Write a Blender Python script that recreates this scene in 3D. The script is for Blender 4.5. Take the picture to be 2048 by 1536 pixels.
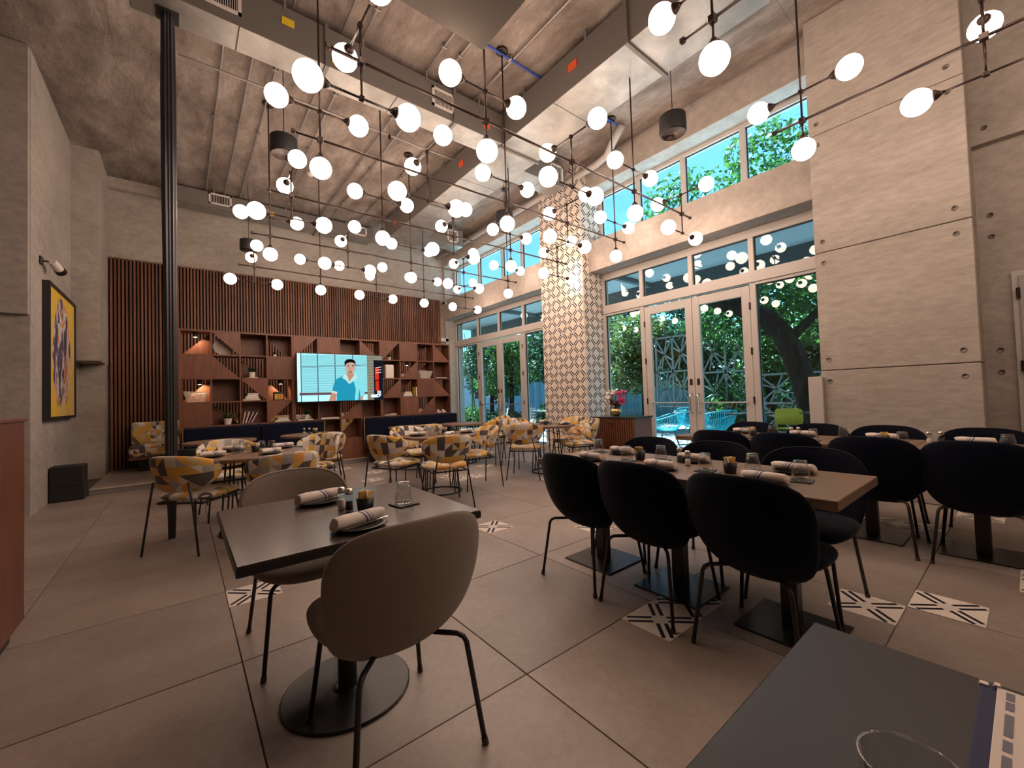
import bpy, math, random
from math import sin, cos, pi, sqrt, radians
from mathutils import Vector, Matrix

for o in list(bpy.data.objects):
    bpy.data.objects.remove(o, do_unlink=True)
S = bpy.context.scene
C = S.collection
random.seed(7)

# ------------------------------------------------------------------ camera
def cam_axes(yaw, pit, rol):
    f = Vector((sin(yaw)*cos(pit), cos(yaw)*cos(pit), sin(pit)))
    r = Vector((cos(yaw), -sin(yaw), 0.0))
    d = f.cross(r)
    c, s = cos(rol), sin(rol)
    return c*r + s*d, -s*r + c*d, f
CR, CD, CF = cam_axes(0.6745954, 0.0286057, 0.0322531)
cam_data = bpy.data.cameras.new('camera')
cam_data.sensor_width = 36.0
cam_data.lens = 828.0/2048.0*36.0
cam_data.clip_start = 0.02
cam = bpy.data.objects.new('camera', cam_data)
C.objects.link(cam)
cam.matrix_world = Matrix(((CR.x, -CD.x, -CF.x, 0.0),
                           (CR.y, -CD.y, -CF.y, 0.0),
                           (CR.z, -CD.z, -CF.z, 1.22),
                           (0, 0, 0, 1)))
S.camera = cam

# ------------------------------------------------------------------ sky, sun, exposure
W = bpy.data.worlds.new('sky')
S.world = W
W.use_nodes = True
wn = W.node_tree.nodes
wl = W.node_tree.links
wn.clear()
sky = wn.new('ShaderNodeTexSky')
sky.sky_type = 'NISHITA'
sky.sun_disc = False
sky.sun_elevation = radians(52)
sky.sun_rotation = radians(120)
sky.air_density = 1.3
sky.dust_density = 0.3
sky.ozone_density = 3.0
wb = wn.new('ShaderNodeBackground')
wb.inputs['Strength'].default_value = 0.26
wo = wn.new('ShaderNodeOutputWorld')
tint = wn.new('ShaderNodeMix'); tint.data_type = 'RGBA'; tint.blend_type = 'MULTIPLY'      # camera white balance set for the warm lamps
tint.inputs[0].default_value = 1.0; tint.inputs[7].default_value = (0.50, 0.82, 1.0, 1)
wl.new(sky.outputs[0], tint.inputs[6])
wl.new(tint.outputs[2], wb.inputs['Color'])
wl.new(wb.outputs[0], wo.inputs['Surface'])
sun = bpy.data.lights.new('sun', 'SUN')
sun.energy = 28.0
sun.angle = radians(0.6)
sun.color = (0.72, 0.92, 1.0)
sun_o = bpy.data.objects.new('sun', sun)
C.objects.link(sun_o)
sun_o.rotation_euler = (radians(-34), radians(20), 0)
GLOBE_STRENGTH = 15.0
GLOBE_COLOR = (1.0, 0.735, 0.58)
S.view_settings.view_transform = 'Standard'
S.view_settings.look = 'None'
S.view_settings.gamma = 1.0
S.view_settings.use_curve_mapping = False
S.view_settings.exposure = 0.70
S.cycles.max_bounces = 6
S.cycles.diffuse_bounces = 3
S.cycles.glossy_bounces = 3
S.cycles.transparent_max_bounces = 10
S.cycles.caustics_reflective = False
S.cycles.caustics_refractive = False

# ------------------------------------------------------------------ materials
def nt(name):
    m = bpy.data.materials.new(name)
    m.use_nodes = True
    n = m.node_tree.nodes
    b = n['Principled BSDF']
    return m, n, m.node_tree.links, b
def simple(name, col, rough=0.5, metal=0.0, spec=0.5, sheen=0.0, bump=0.0, bscale=200.0):
    m, n, l, b = nt(name)
    b.inputs['Base Color'].default_value = (*col, 1)
    b.inputs['Roughness'].default_value = rough
    b.inputs['Metallic'].default_value = metal
    b.inputs['Specular IOR Level'].default_value = spec
    if sheen:
        b.inputs['Sheen Weight'].default_value = sheen
        b.inputs['Sheen Roughness'].default_value = 0.4
    if bump:
        tc = n.new('ShaderNodeTexCoord')
        no = n.new('ShaderNodeTexNoise'); no.inputs['Scale'].default_value = bscale
        bp = n.new('ShaderNodeBump'); bp.inputs['Strength'].default_value = bump; bp.inputs['Distance'].default_value = 0.004
        l.new(tc.outputs['Object'], no.inputs['Vector']); l.new(no.outputs['Fac'], bp.inputs['Height']); l.new(bp.outputs[0], b.inputs['Normal'])
    return m
def ramp(n, stops):
    r = n.new('ShaderNodeValToRGB')
    e = r.color_ramp.elements
    while len(e) < len(stops): e.new(0.5)
    for i, (p, c) in enumerate(stops):
        e[i].position = p; e[i].color = (*c, 1)
    return r
def mapping(n, l, coord='Object', scale=(1, 1, 1)):
    tc = n.new('ShaderNodeTexCoord'); mp = n.new('ShaderNodeMapping')
    mp.inputs['Scale'].default_value = scale
    l.new(tc.outputs[coord], mp.inputs['Vector'])
    return mp
def noise(n, l, vec, scale, detail=6, rough=0.6, dist=0.0):
    t = n.new('ShaderNodeTexNoise')
    t.inputs['Scale'].default_value = scale; t.inputs['Detail'].default_value = detail
    t.inputs['Roughness'].default_value = rough; t.inputs['Distortion'].default_value = dist
    l.new(vec.outputs[0], t.inputs['Vector'])
    return t
def mixc(n, l, fac, a, b, mode='MIX'):
    m = n.new('ShaderNodeMix'); m.data_type = 'RGBA'; m.blend_type = mode
    if isinstance(fac, (int, float)): m.inputs[0].default_value = fac
    else: l.new(fac, m.inputs[0])
    for s, i in ((a, 6), (b, 7)):
        if isinstance(s, tuple): m.inputs[i].default_value = (*s, 1)
        else: l.new(s, m.inputs[i])
    return m.outputs[2]
def concrete(name, c0, c1, c2, scale=(1, 1, 1), rough=0.7, bump=0.25, big=0.7, fine=9.0):
    m, n, l, b = nt(name)
    mp = mapping(n, l, 'Object', scale)
    a = noise(n, l, mp, big, 8, 0.62, 0.3)
    f = noise(n, l, mp, fine, 6, 0.7)
    r1 = ramp(n, [(0.30, c0), (0.52, c1), (0.75, c2)])
    l.new(a.outputs['Fac'], r1.inputs[0])
    r2 = ramp(n, [(0.3, (0.80, 0.79, 0.77)), (0.7, (1.12, 1.11, 1.09))])
    l.new(f.outputs['Fac'], r2.inputs[0])
    l.new(mixc(n, l, 1.0, r1.outputs[0], r2.outputs[0], 'MULTIPLY'), b.inputs['Base Color'])
    b.inputs['Roughness'].default_value = rough
    bp = n.new('ShaderNodeBump'); bp.inputs['Strength'].default_value = bump; bp.inputs['Distance'].default_value = 0.02
    l.new(f.outputs['Fac'], bp.inputs['Height']); l.new(bp.outputs[0], b.inputs['Normal'])
    return m
def wood(name, c0, c1, grain=(1, 1, 14), rough=0.45, vary=0.25, scale=3.0):
    m, n, l, b = nt(name)
    mp = mapping(n, l, 'Object', grain)
    oi = n.new('ShaderNodeObjectInfo')
    ad = n.new('ShaderNodeVectorMath'); ad.operation = 'ADD'
    mu = n.new('ShaderNodeVectorMath'); mu.operation = 'SCALE'; mu.inputs['Scale'].default_value = 37.0
    cx = n.new('ShaderNodeCombineXYZ')
    for i in range(3): l.new(oi.outputs['Random'], cx.inputs[i])
    l.new(cx.outputs[0], mu.inputs[0]); l.new(mp.outputs[0], ad.inputs[0]); l.new(mu.outputs[0], ad.inputs[1])
    a = noise(n, l, ad, scale, 8, 0.65, 0.6)
    r = ramp(n, [(0.3, c0), (0.7, c1)])
    l.new(a.outputs['Fac'], r.inputs[0])
    hs = n.new('ShaderNodeHueSaturation')
    mr = n.new('ShaderNodeMapRange'); mr.inputs['To Min'].default_value = 1 - vary; mr.inputs['To Max'].default_value = 1 + vary
    l.new(oi.outputs['Random'], mr.inputs['Value']); l.new(mr.outputs[0], hs.inputs['Value']); l.new(r.outputs[0], hs.inputs['Color'])
    l.new(hs.outputs[0], b.inputs['Base Color'])
    b.inputs['Roughness'].default_value = rough
    return m
def emis(name, col, st):
    m = bpy.data.materials.new(name); m.use_nodes = True
    n = m.node_tree.nodes; n.clear()
    e = n.new('ShaderNodeEmission'); o = n.new('ShaderNodeOutputMaterial')
    e.inputs[0].default_value = (*col, 1); e.inputs[1].default_value = st
    m.node_tree.links.new(e.outputs[0], o.inputs[0])
    return m
def math_n(n, l, op, a, b=None, c=None):
    q = n.new('ShaderNodeMath'); q.operation = op
    for i, v in enumerate((a, b, c)):
        if v is None: continue
        if isinstance(v, (int, float)): q.inputs[i].default_value = v
        else: l.new(v, q.inputs[i])
    return q.outputs[0]
def pane_glass(name, tint=(1, 1, 1), ior=1.5, rough=0.0):
    m = bpy.data.materials.new(name); m.use_nodes = True
    n = m.node_tree.nodes; l = m.node_tree.links; n.clear()
    t = n.new('ShaderNodeBsdfTransparent'); t.inputs[0].default_value = (*tint, 1)
    g = n.new('ShaderNodeBsdfGlossy'); g.inputs['Roughness'].default_value = rough
    f = n.new('ShaderNodeLayerWeight'); f.inputs[0].default_value = 0.5
    r0 = ((ior-1)/(ior+1))**2
    q = math_n(n, l, 'MULTIPLY_ADD', math_n(n, l, 'POWER', f.outputs['Facing'], 4.0), 1.0-r0, r0)
    x = n.new('ShaderNodeMixShader'); o = n.new('ShaderNodeOutputMaterial')
    l.new(q, x.inputs[0]); l.new(t.outputs[0], x.inputs[1]); l.new(g.outputs[0], x.inputs[2]); l.new(x.outputs[0], o.inputs[0])
    return m
def tile_pattern(name):
    # cream cement tile with a double navy X, grey checker in the middle and at the corners (UV 0..1)
    m, n, l, b = nt(name)
    tc = n.new('ShaderNodeTexCoord'); sp = n.new('ShaderNodeSeparateXYZ'); l.new(tc.outputs['UV'], sp.inputs[0])
    u, v = sp.outputs[0], sp.outputs[1]
    M = lambda op, a, b_=None, c_=None: math_n(n, l, op, a, b_, c_)
    d1 = M('ABSOLUTE', M('SUBTRACT', u, v))
    d2 = M('ABSOLUTE', M('SUBTRACT', M('ADD', u, v), 1.0))
    def band(d, lo, hi): return M('MULTIPLY', M('GREATER_THAN', d, lo), M('LESS_THAN', d, hi))
    arm1 = M('MULTIPLY', band(d1, 0.052, 0.150), band(d2, 0.19, 0.84))
    arm2 = M('MULTIPLY', band(d2, 0.052, 0.150), band(d1, 0.19, 0.84))
    navy = M('MAXIMUM', arm1, arm2)
    ctr = M('MULTIPLY', M('LESS_THAN', d1, 0.17), M('LESS_THAN', d2, 0.17))
    cor = M('MAXIMUM', M('GREATER_THAN', d1, 0.86), M('GREATER_THAN', d2, 0.86))
    no = noise(n, l, tc, 40, 3)
    base = ramp(n, [(0.3, (0.66, 0.58, 0.50)), (0.7, (0.74, 0.66, 0.58))]); l.new(no.outputs['Fac'], base.inputs[0])
    c = mixc(n, l, M('MAXIMUM', ctr, cor), base.outputs[0], (0.62, 0.55, 0.49))
    chk = M('GREATER_THAN', M('MULTIPLY', M('SINE', M('MULTIPLY', M('SUBTRACT', u, v), 52.0)), M('SINE', M('MULTIPLY', M('ADD', u, v), 52.0))), 0.0)
    c = mixc(n, l, M('MULTIPLY', ctr, chk), c, (0.62, 0.56, 0.51))
    c = mixc(n, l, navy, c, (0.007, 0.007, 0.020))
    l.new(c, b.inputs['Base Color']); b.inputs['Roughness'].default_value = 0.5; b.inputs['Specular IOR Level'].default_value = 0.2
    return m
def patch_fabric(name):
    # patchwork of squares and triangles, mustard, orange, cream, greys (UV in patch units)
    m, n, l, b = nt(name)
    tc = n.new('ShaderNodeTexCoord'); oi = n.new('ShaderNodeObjectInfo')
    ad = n.new('ShaderNodeVectorMath'); ad.operation = 'ADD'
    cx = n.new('ShaderNodeCombineXYZ')
    k = math_n(n, l, 'FLOOR', math_n(n, l, 'MULTIPLY', oi.outputs['Random'], 40.0))
    l.new(k, cx.inputs[0]); l.new(k, cx.inputs[1])
    l.new(tc.outputs['UV'], ad.inputs[0]); l.new(cx.outputs[0], ad.inputs[1])
    fl = n.new('ShaderNodeVectorMath'); fl.operation = 'FLOOR'; l.new(ad.outputs[0], fl.inputs[0])
    fr = n.new('ShaderNodeVectorMath'); fr.operation = 'FRACTION'; l.new(ad.outputs[0], fr.inputs[0])
    sp = n.new('ShaderNodeSeparateXYZ'); l.new(fr.outputs[0], sp.inputs[0])
    def wn_(off):
        a2 = n.new('ShaderNodeVectorMath'); a2.operation = 'ADD'; a2.inputs[1].default_value = off
        l.new(fl.outputs[0], a2.inputs[0])
        w = n.new('ShaderNodeTexWhiteNoise'); w.noise_dimensions = '3D'; l.new(a2.outputs[0], w.inputs['Vector'])
        return w.outputs['Value']
    w1, w2, w3 = wn_((0.5, 0.5, 1.5)), wn_((0.5, 0.5, 17.5)), wn_((0.5, 0.5, 31.5))
    M = lambda op, a, b_=None: math_n(n, l, op, a, b_)
    dg1 = M('GREATER_THAN', M('ADD', sp.outputs[0], sp.outputs[1]), 1.0)
    dg2 = M('GREATER_THAN', sp.outputs[0], sp.outputs[1])
    side = n.new('ShaderNodeMix'); side.data_type = 'FLOAT'
    l.new(M('GREATER_THAN', w3, 0.5), side.inputs[0]); l.new(dg1, side.inputs[2]); l.new(dg2, side.inputs[3])
    split = M('MULTIPLY', side.outputs[0], M('GREATER_THAN', M('FRACT', M('MULTIPLY', w3, 7.13)), 0.45))
    pick = n.new('ShaderNodeMix'); pick.data_type = 'FLOAT'
    l.new(split, pick.inputs[0]); l.new(w1, pick.inputs[2]); l.new(w2, pick.inputs[3])
    r = ramp(n, [(0.0, (0.62, 0.36, 0.06)), (0.20, (0.58, 0.50, 0.42)), (0.40, (0.085, 0.065, 0.062)), (0.56, (0.66, 0.62, 0.56)),
                 (0.70, (0.36, 0.33, 0.30)), (0.80, (0.68, 0.31, 0.07)), (0.91, (0.55, 0.40, 0.15))])
    r.color_ramp.interpolation = 'CONSTANT'
    l.new(pick.outputs[0], r.inputs[0]); l.new(r.outputs[0], b.inputs['Base Color'])
    b.inputs['Roughness'].default_value = 0.85; b.inputs['Sheen Weight'].default_value = 0.15
    return m
def leaf_mat(name, c0, c1, c2):
    m, n, l, b = nt(name)
    mp = mapping(n, l, 'Object')
    a = noise(n, l, mp, 3.0, 4); w = noise(n, l, mp, 23.0, 2)
    r = ramp(n, [(0.32, c0), (0.5, c1), (0.70, c2)])
    l.new(mixc(n, l, 0.5, a.outputs['Color'], w.outputs['Color']), r.inputs[0])
    l.new(r.outputs[0], b.inputs['Base Color'])
    b.inputs['Roughness'].default_value = 0.5
    tr = n.new('ShaderNodeBsdfTranslucent'); l.new(r.outputs[0], tr.inputs[0])
    mx = n.new('ShaderNodeMixShader'); mx.inputs[0].default_value = 0.4
    l.new(b.outputs[0], mx.inputs[1]); l.new(tr.outputs[0], mx.inputs[2])
    l.new(mx.outputs[0], n['Material Output'].inputs['Surface'])
    return m
def floor_mat(name):
    m, n, l, b = nt(name)
    mp = mapping(n, l, 'Object', (1, 1, 1)); oi = n.new('ShaderNodeObjectInfo')
    a = noise(n, l, mp, 1.6, 7, 0.6, 0.2); f = noise(n, l, mp, 28.0, 5, 0.7)
    r = ramp(n, [(0.28, (0.235, 0.185, 0.155)), (0.55, (0.315, 0.258, 0.222)), (0.78, (0.37, 0.312, 0.275))]); l.new(a.outputs['Fac'], r.inputs[0])
    r2 = ramp(n, [(0.3, (0.88, 0.88, 0.88)), (0.7, (1.08, 1.08, 1.08))]); l.new(f.outputs['Fac'], r2.inputs[0])
    c = mixc(n, l, 1.0, r.outputs[0], r2.outputs[0], 'MULTIPLY')
    hs = n.new('ShaderNodeHueSaturation'); mr = n.new('ShaderNodeMapRange')
    mr.inputs['To Min'].default_value = 0.88; mr.inputs['To Max'].default_value = 1.12
    l.new(oi.outputs['Random'], mr.inputs['Value']); l.new(mr.outputs[0], hs.inputs['Value']); l.new(c, hs.inputs['Color'])
    l.new(hs.outputs[0], b.inputs['Base Color'])
    b.inputs['Roughness'].default_value = 0.42
    return m
def napkin_mat(name):
    m, n, l, b = nt(name)
    tc = n.new('ShaderNodeTexCoord'); sp = n.new('ShaderNodeSeparateXYZ'); l.new(tc.outputs['Object'], sp.inputs[0])
    M = lambda op, a, b_=None: math_n(n, l, op, a, b_)
    t = M('ADD', sp.outputs[0], M('MULTIPLY', sp.outputs[2], 0.5))
    def st(c0, w): return M('LESS_THAN', M('ABSOLUTE', M('SUBTRACT', t, c0)), w)
    f = M('MAXIMUM', M('MAXIMUM', st(0.028, 0.0045), st(0.044, 0.003)), st(0.056, 0.0016))
    l.new(mixc(n, l, f, (0.70, 0.61, 0.55), (0.13, 0.13, 0.24)), b.inputs['Base Color'])
    b.inputs['Roughness'].default_value = 0.9
    return m
def paint_art(name):
    # loose abstract canvas: ochre ground, dark, white, orange and teal strokes (UV 0..1)
    m, n, l, b = nt(name)
    tc = n.new('ShaderNodeTexCoord'); mp = n.new('ShaderNodeMapping'); mp.inputs['Scale'].default_value = (1.5, 0.55, 1)
    l.new(tc.outputs['UV'], mp.inputs['Vector'])
    a = noise(n, l, mp, 2.2, 3, 0.55, 1.2); w = noise(n, l, mp, 3.4, 4, 0.6, 1.5)
    g = ramp(n, [(0.0, (0.62, 0.36, 0.02)), (0.45, (0.74, 0.48, 0.05)), (0.62, (0.72, 0.50, 0.22))]); l.new(a.outputs['Fac'], g.inputs[0])
    fig = ramp(n, [(0.0, (0.05, 0.03, 0.04)), (0.40, (0.10, 0.08, 0.16)), (0.47, (0.62, 0.58, 0.52)), (0.54, (0.62, 0.14, 0.03)), (0.60, (0.10, 0.24, 0.24)), (0.68, (0.70, 0.62, 0.52))])
    fig.color_ramp.interpolation = 'CONSTANT'; l.new(w.outputs['Fac'], fig.inputs[0])
    sp = n.new('ShaderNodeSeparateXYZ'); l.new(tc.outputs['UV'], sp.inputs[0])
    M = lambda op, a_, b_=None: math_n(n, l, op, a_, b_)
    dx = M('DIVIDE', M('SUBTRACT', sp.outputs[0], 0.47), 0.36); dy = M('DIVIDE', M('SUBTRACT', sp.outputs[1], 0.50), 0.46)
    rr = M('ADD', M('ADD', M('MULTIPLY', dx, dx), M('MULTIPLY', dy, dy)), M('MULTIPLY', M('SUBTRACT', a.outputs['Fac'], 0.5), 1.6))
    l.new(mixc(n, l, M('LESS_THAN', rr, 0.85), g.outputs[0], fig.outputs[0]), b.inputs['Base Color'])
    b.inputs['Roughness'].default_value = 0.5
    return m

MAT = {}
MAT['concrete'] = concrete('concrete_wall', (0.30, 0.265, 0.235), (0.385, 0.345, 0.31), (0.45, 0.41, 0.37), (1, 1, 1.6))
MAT['concrete_pier'] = concrete('concrete_pier', (0.36, 0.32, 0.28), (0.42, 0.375, 0.335), (0.47, 0.425, 0.385), (0.7, 0.7, 2.4), bump=0.15)
MAT['plaster'] = concrete('beam_plaster', (0.36, 0.32, 0.285), (0.40, 0.355, 0.32), (0.435, 0.39, 0.355), (1, 1, 1), bump=0.08)
MAT['ceiling'] = concrete('concrete_ceiling', (0.13, 0.10, 0.082), (0.26, 0.215, 0.185), (0.43, 0.37, 0.33), (2.4, 1.0, 1), 0.85, 0.6, 1.3, 10.0)
MAT['floor'] = floor_mat('porcelain_floor')
MAT['grout'] = simple('floor_grout', (0.10, 0.08, 0.068), 0.8)
MAT['ptile'] = tile_pattern('patterned_cement_tile')
MAT['tilegrout'] = simple('tile_grout', (0.55, 0.48, 0.42), 0.8)
MAT['slat'] = wood('slat_wood', (0.115, 0.042, 0.022), (0.21, 0.085, 0.042), (9, 9, 0.5), 0.5, 0.35)
MAT['slat_back'] = simple('slat_backing', (0.012, 0.006, 0.005), 0.8)
MAT['walnut'] = wood('shelf_wood', (0.115, 0.040, 0.022), (0.205, 0.078, 0.040), (6, 6, 0.8), 0.42, 0.14)
MAT['host'] = wood('host_stand_wood', (0.105, 0.034, 0.017), (0.17, 0.060, 0.030), (4, 4, 0.6), 0.4, 0.1)
MAT['oak'] = wood('table_wood', (0.13, 0.078, 0.046), (0.24, 0.15, 0.092), (14, 1.2, 4), 0.38, 0.10)
MAT['roundoak'] = wood('round_table_wood', (0.13, 0.072, 0.042), (0.22, 0.125, 0.075), (10, 1.2, 4), 0.36, 0.10)
MAT['darktop'] = wood('dark_table_wood', (0.034, 0.024, 0.019), (0.052, 0.036, 0.028), (12, 1.5, 4), 0.24, 0.06)
MAT['fgtop'] = simple('matte_dark_laminate', (0.012, 0.0122, 0.0125), 0.36, spec=0.28, bump=0.05, bscale=500)
MAT['edgeblack'] = simple('black_edge', (0.010, 0.010, 0.011), 0.4)
MAT['metal'] = simple('black_powder_coat', (0.012, 0.011, 0.011), 0.42)
MAT['bronze'] = simple('dark_bronze_metal', (0.035, 0.022, 0.018), 0.38, 0.6)
MAT['plate_steel'] = simple('table_foot_steel', (0.022, 0.022, 0.021), 0.3, 0.5)
MAT['navy'] = simple('navy_velvet', (0.0036, 0.0048, 0.0125), 0.9, spec=0.1, sheen=0.10)
MAT['banq'] = simple('navy_banquette_fabric', (0.006, 0.008, 0.019), 0.9, spec=0.1, sheen=0.10)
MAT['taupe'] = simple('taupe_wool', (0.235, 0.190, 0.155), 0.92, spec=0.2, sheen=0.35, bump=0.6, bscale=420)
MAT['footcap'] = simple('brown_foot_cap', (0.05, 0.032, 0.024), 0.6)
MAT['patch'] = patch_fabric('patchwork_fabric')
MAT['globe'] = emis('opal_globe', GLOBE_COLOR, GLOBE_STRENGTH)
MAT['duct'] = concrete('galvanised_duct', (0.28, 0.27, 0.255), (0.35, 0.34, 0.32), (0.42, 0.405, 0.385), (1, 1, 1), 0.40, 0.05, 2.0, 4.0)  # lighter copy of the duct metal, for the lamplit undersides
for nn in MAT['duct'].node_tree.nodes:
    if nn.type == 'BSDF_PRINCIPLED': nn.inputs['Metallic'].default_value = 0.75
MAT['ductside'] = simple('duct_side_shaded', (0.17, 0.155, 0.14), 0.6, 0.2)  # darker copy for duct sides and flanges, their shade put into the colour
MAT['soffitduct'] = simple('matte_brown_duct_wrap', (0.080, 0.070, 0.060), 0.9, spec=0.1)
MAT['grille'] = simple('white_grille', (0.68, 0.62, 0.57), 0.5)
MAT['black'] = simple('black_plastic', (0.012, 0.012, 0.013), 0.5)
MAT['void'] = simple('dark_void', (0.006, 0.006, 0.006), 0.9)
MAT['conduit'] = simple('steel_conduit', (0.36, 0.33, 0.31), 0.4, 0.7)
MAT['pipe'] = simple('grey_pipe', (0.42, 0.38, 0.36), 0.5)
MAT['bluepipe'] = simple('blue_pipe', (0.03, 0.07, 0.35), 0.45)
MAT['orange'] = simple('orange_sticker', (0.75, 0.10, 0.03), 0.6)
MAT['yellow'] = simple('yellow_sticker', (0.72, 0.50, 0.03), 0.6)
MAT['frame'] = simple('painted_aluminium', (0.50, 0.46, 0.425), 0.45)
MAT['gasket'] = simple('black_gasket', (0.015, 0.015, 0.015), 0.6)
MAT['steel'] = simple('brushed_steel', (0.62, 0.58, 0.54), 0.28, 1.0)
MAT['pane'] = pane_glass('window_glass', (0.80, 0.92, 0.93))
MAT['glass'] = pane_glass('tumbler_glass', (0.95, 0.96, 0.955), 1.55, 0.02)
MAT['slate'] = simple('slate_coaster', (0.045, 0.052, 0.05), 0.6)
MAT['plate'] = simple('dark_stoneware', (0.030, 0.024, 0.022), 0.25)
MAT['napkin'] = napkin_mat('striped_napkin')
MAT['packet'] = simple('sugar_packet_yellow', (0.72, 0.46, 0.10), 0.7)
MAT['packetw'] = simple('sugar_packet_white', (0.75, 0.66, 0.60), 0.7)
MAT['salt'] = simple('salt_fill', (0.70, 0.62, 0.56), 0.8)
MAT['pepper'] = simple('pepper_fill', (0.05, 0.04, 0.035), 0.9)
MAT['brass'] = simple('brass', (0.62, 0.46, 0.20), 0.3, 1.0)
MAT['white'] = simple('white_ceramic', (0.72, 0.66, 0.60), 0.4)
MAT['paper'] = simple('paper', (0.72, 0.62, 0.55), 0.8)
MAT['wire'] = simple('white_wire_mesh', (0.60, 0.52, 0.46), 0.6)
MAT['plaque'] = simple('pale_stone_disc', (0.42, 0.36, 0.32), 0.6, bump=0.3, bscale=20)
MAT['bookblue'] = simple('blue_book_cover', (0.16, 0.19, 0.36), 0.6)
MAT['bookred'] = simple('dark_red_book_cover', (0.28, 0.05, 0.04), 0.6)
MAT['booktan'] = simple('tan_book_cover', (0.42, 0.28, 0.17), 0.6)
MAT['bookyel'] = simple('yellow_book_cover', (0.66, 0.45, 0.05), 0.6)
MAT['redprint'] = simple('red_print', (0.35, 0.02, 0.02), 0.6)
MAT['navyprint'] = simple('navy_print', (0.05, 0.06, 0.12), 0.6)
MAT['leaf'] = leaf_mat('leaves_green', (0.010, 0.035, 0.010), (0.045, 0.13, 0.025), (0.16, 0.30, 0.05))
MAT['leafdark'] = leaf_mat('leaves_dark', (0.006, 0.020, 0.012), (0.020, 0.06, 0.025), (0.06, 0.14, 0.05))
MAT['leafolive'] = leaf_mat('leaves_olive', (0.03, 0.045, 0.010), (0.09, 0.12, 0.03), (0.22, 0.24, 0.06))
MAT['bark'] = concrete('bark', (0.010, 0.008, 0.006), (0.030, 0.022, 0.017), (0.075, 0.058, 0.045), (3, 3, 1), 0.95, 1.0, 2.5, 12.0)
for nn in MAT['bark'].node_tree.nodes:
    if nn.type == 'BSDF_PRINCIPLED': nn.inputs['Specular IOR Level'].default_value = 0.1
MAT['fence'] = wood('daylight_tinted_fence_board', (0.11, 0.24, 0.32), (0.17, 0.34, 0.44), (5, 5, 0.6), 0.7, 0.2)  # blue of the daylight is put into the board colour
MAT['lattice'] = simple('grey_green_metal', (0.22, 0.21, 0.19), 0.55)
MAT['turq'] = simple('turquoise_cord', (0.02, 0.42, 0.52), 0.45)
MAT['lime'] = simple('lime_plastic', (0.42, 0.30, 0.02), 0.45)
MAT['paving'] = concrete('pale_paving', (0.30, 0.34, 0.36), (0.42, 0.46, 0.48), (0.55, 0.58, 0.60), (1, 1, 1), 0.8, 0.2, 1.0, 8.0)
MAT['soffit'] = simple('painted_soffit', (0.52, 0.58, 0.62), 0.7)
MAT['soffitbeam'] = simple('dark_soffit_beam', (0.16, 0.17, 0.175), 0.7)
MAT['house'] = simple('pale_render', (0.45, 0.52, 0.58), 0.8)
MAT['roof'] = simple('dark_roof', (0.03, 0.035, 0.04), 0.8)
MAT['art'] = paint_art('abstract_canvas')
MAT['pink'] = simple('pink_petal', (0.62, 0.07, 0.22), 0.6)
MAT['petal'] = simple('white_petal', (0.74, 0.68, 0.64), 0.6)
MAT['counter'] = simple('dark_counter_stone', (0.03, 0.035, 0.035), 0.15)
MAT['doorgrey'] = simple('grey_metal_door', (0.36, 0.33, 0.31), 0.5)
MAT['tread'] = simple('step_nosing', (0.42, 0.36, 0.28), 0.5)
MAT['tieh'] = simple('tie_hole_shadowed_mortar', (0.27, 0.235, 0.205), 0.9)

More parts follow.
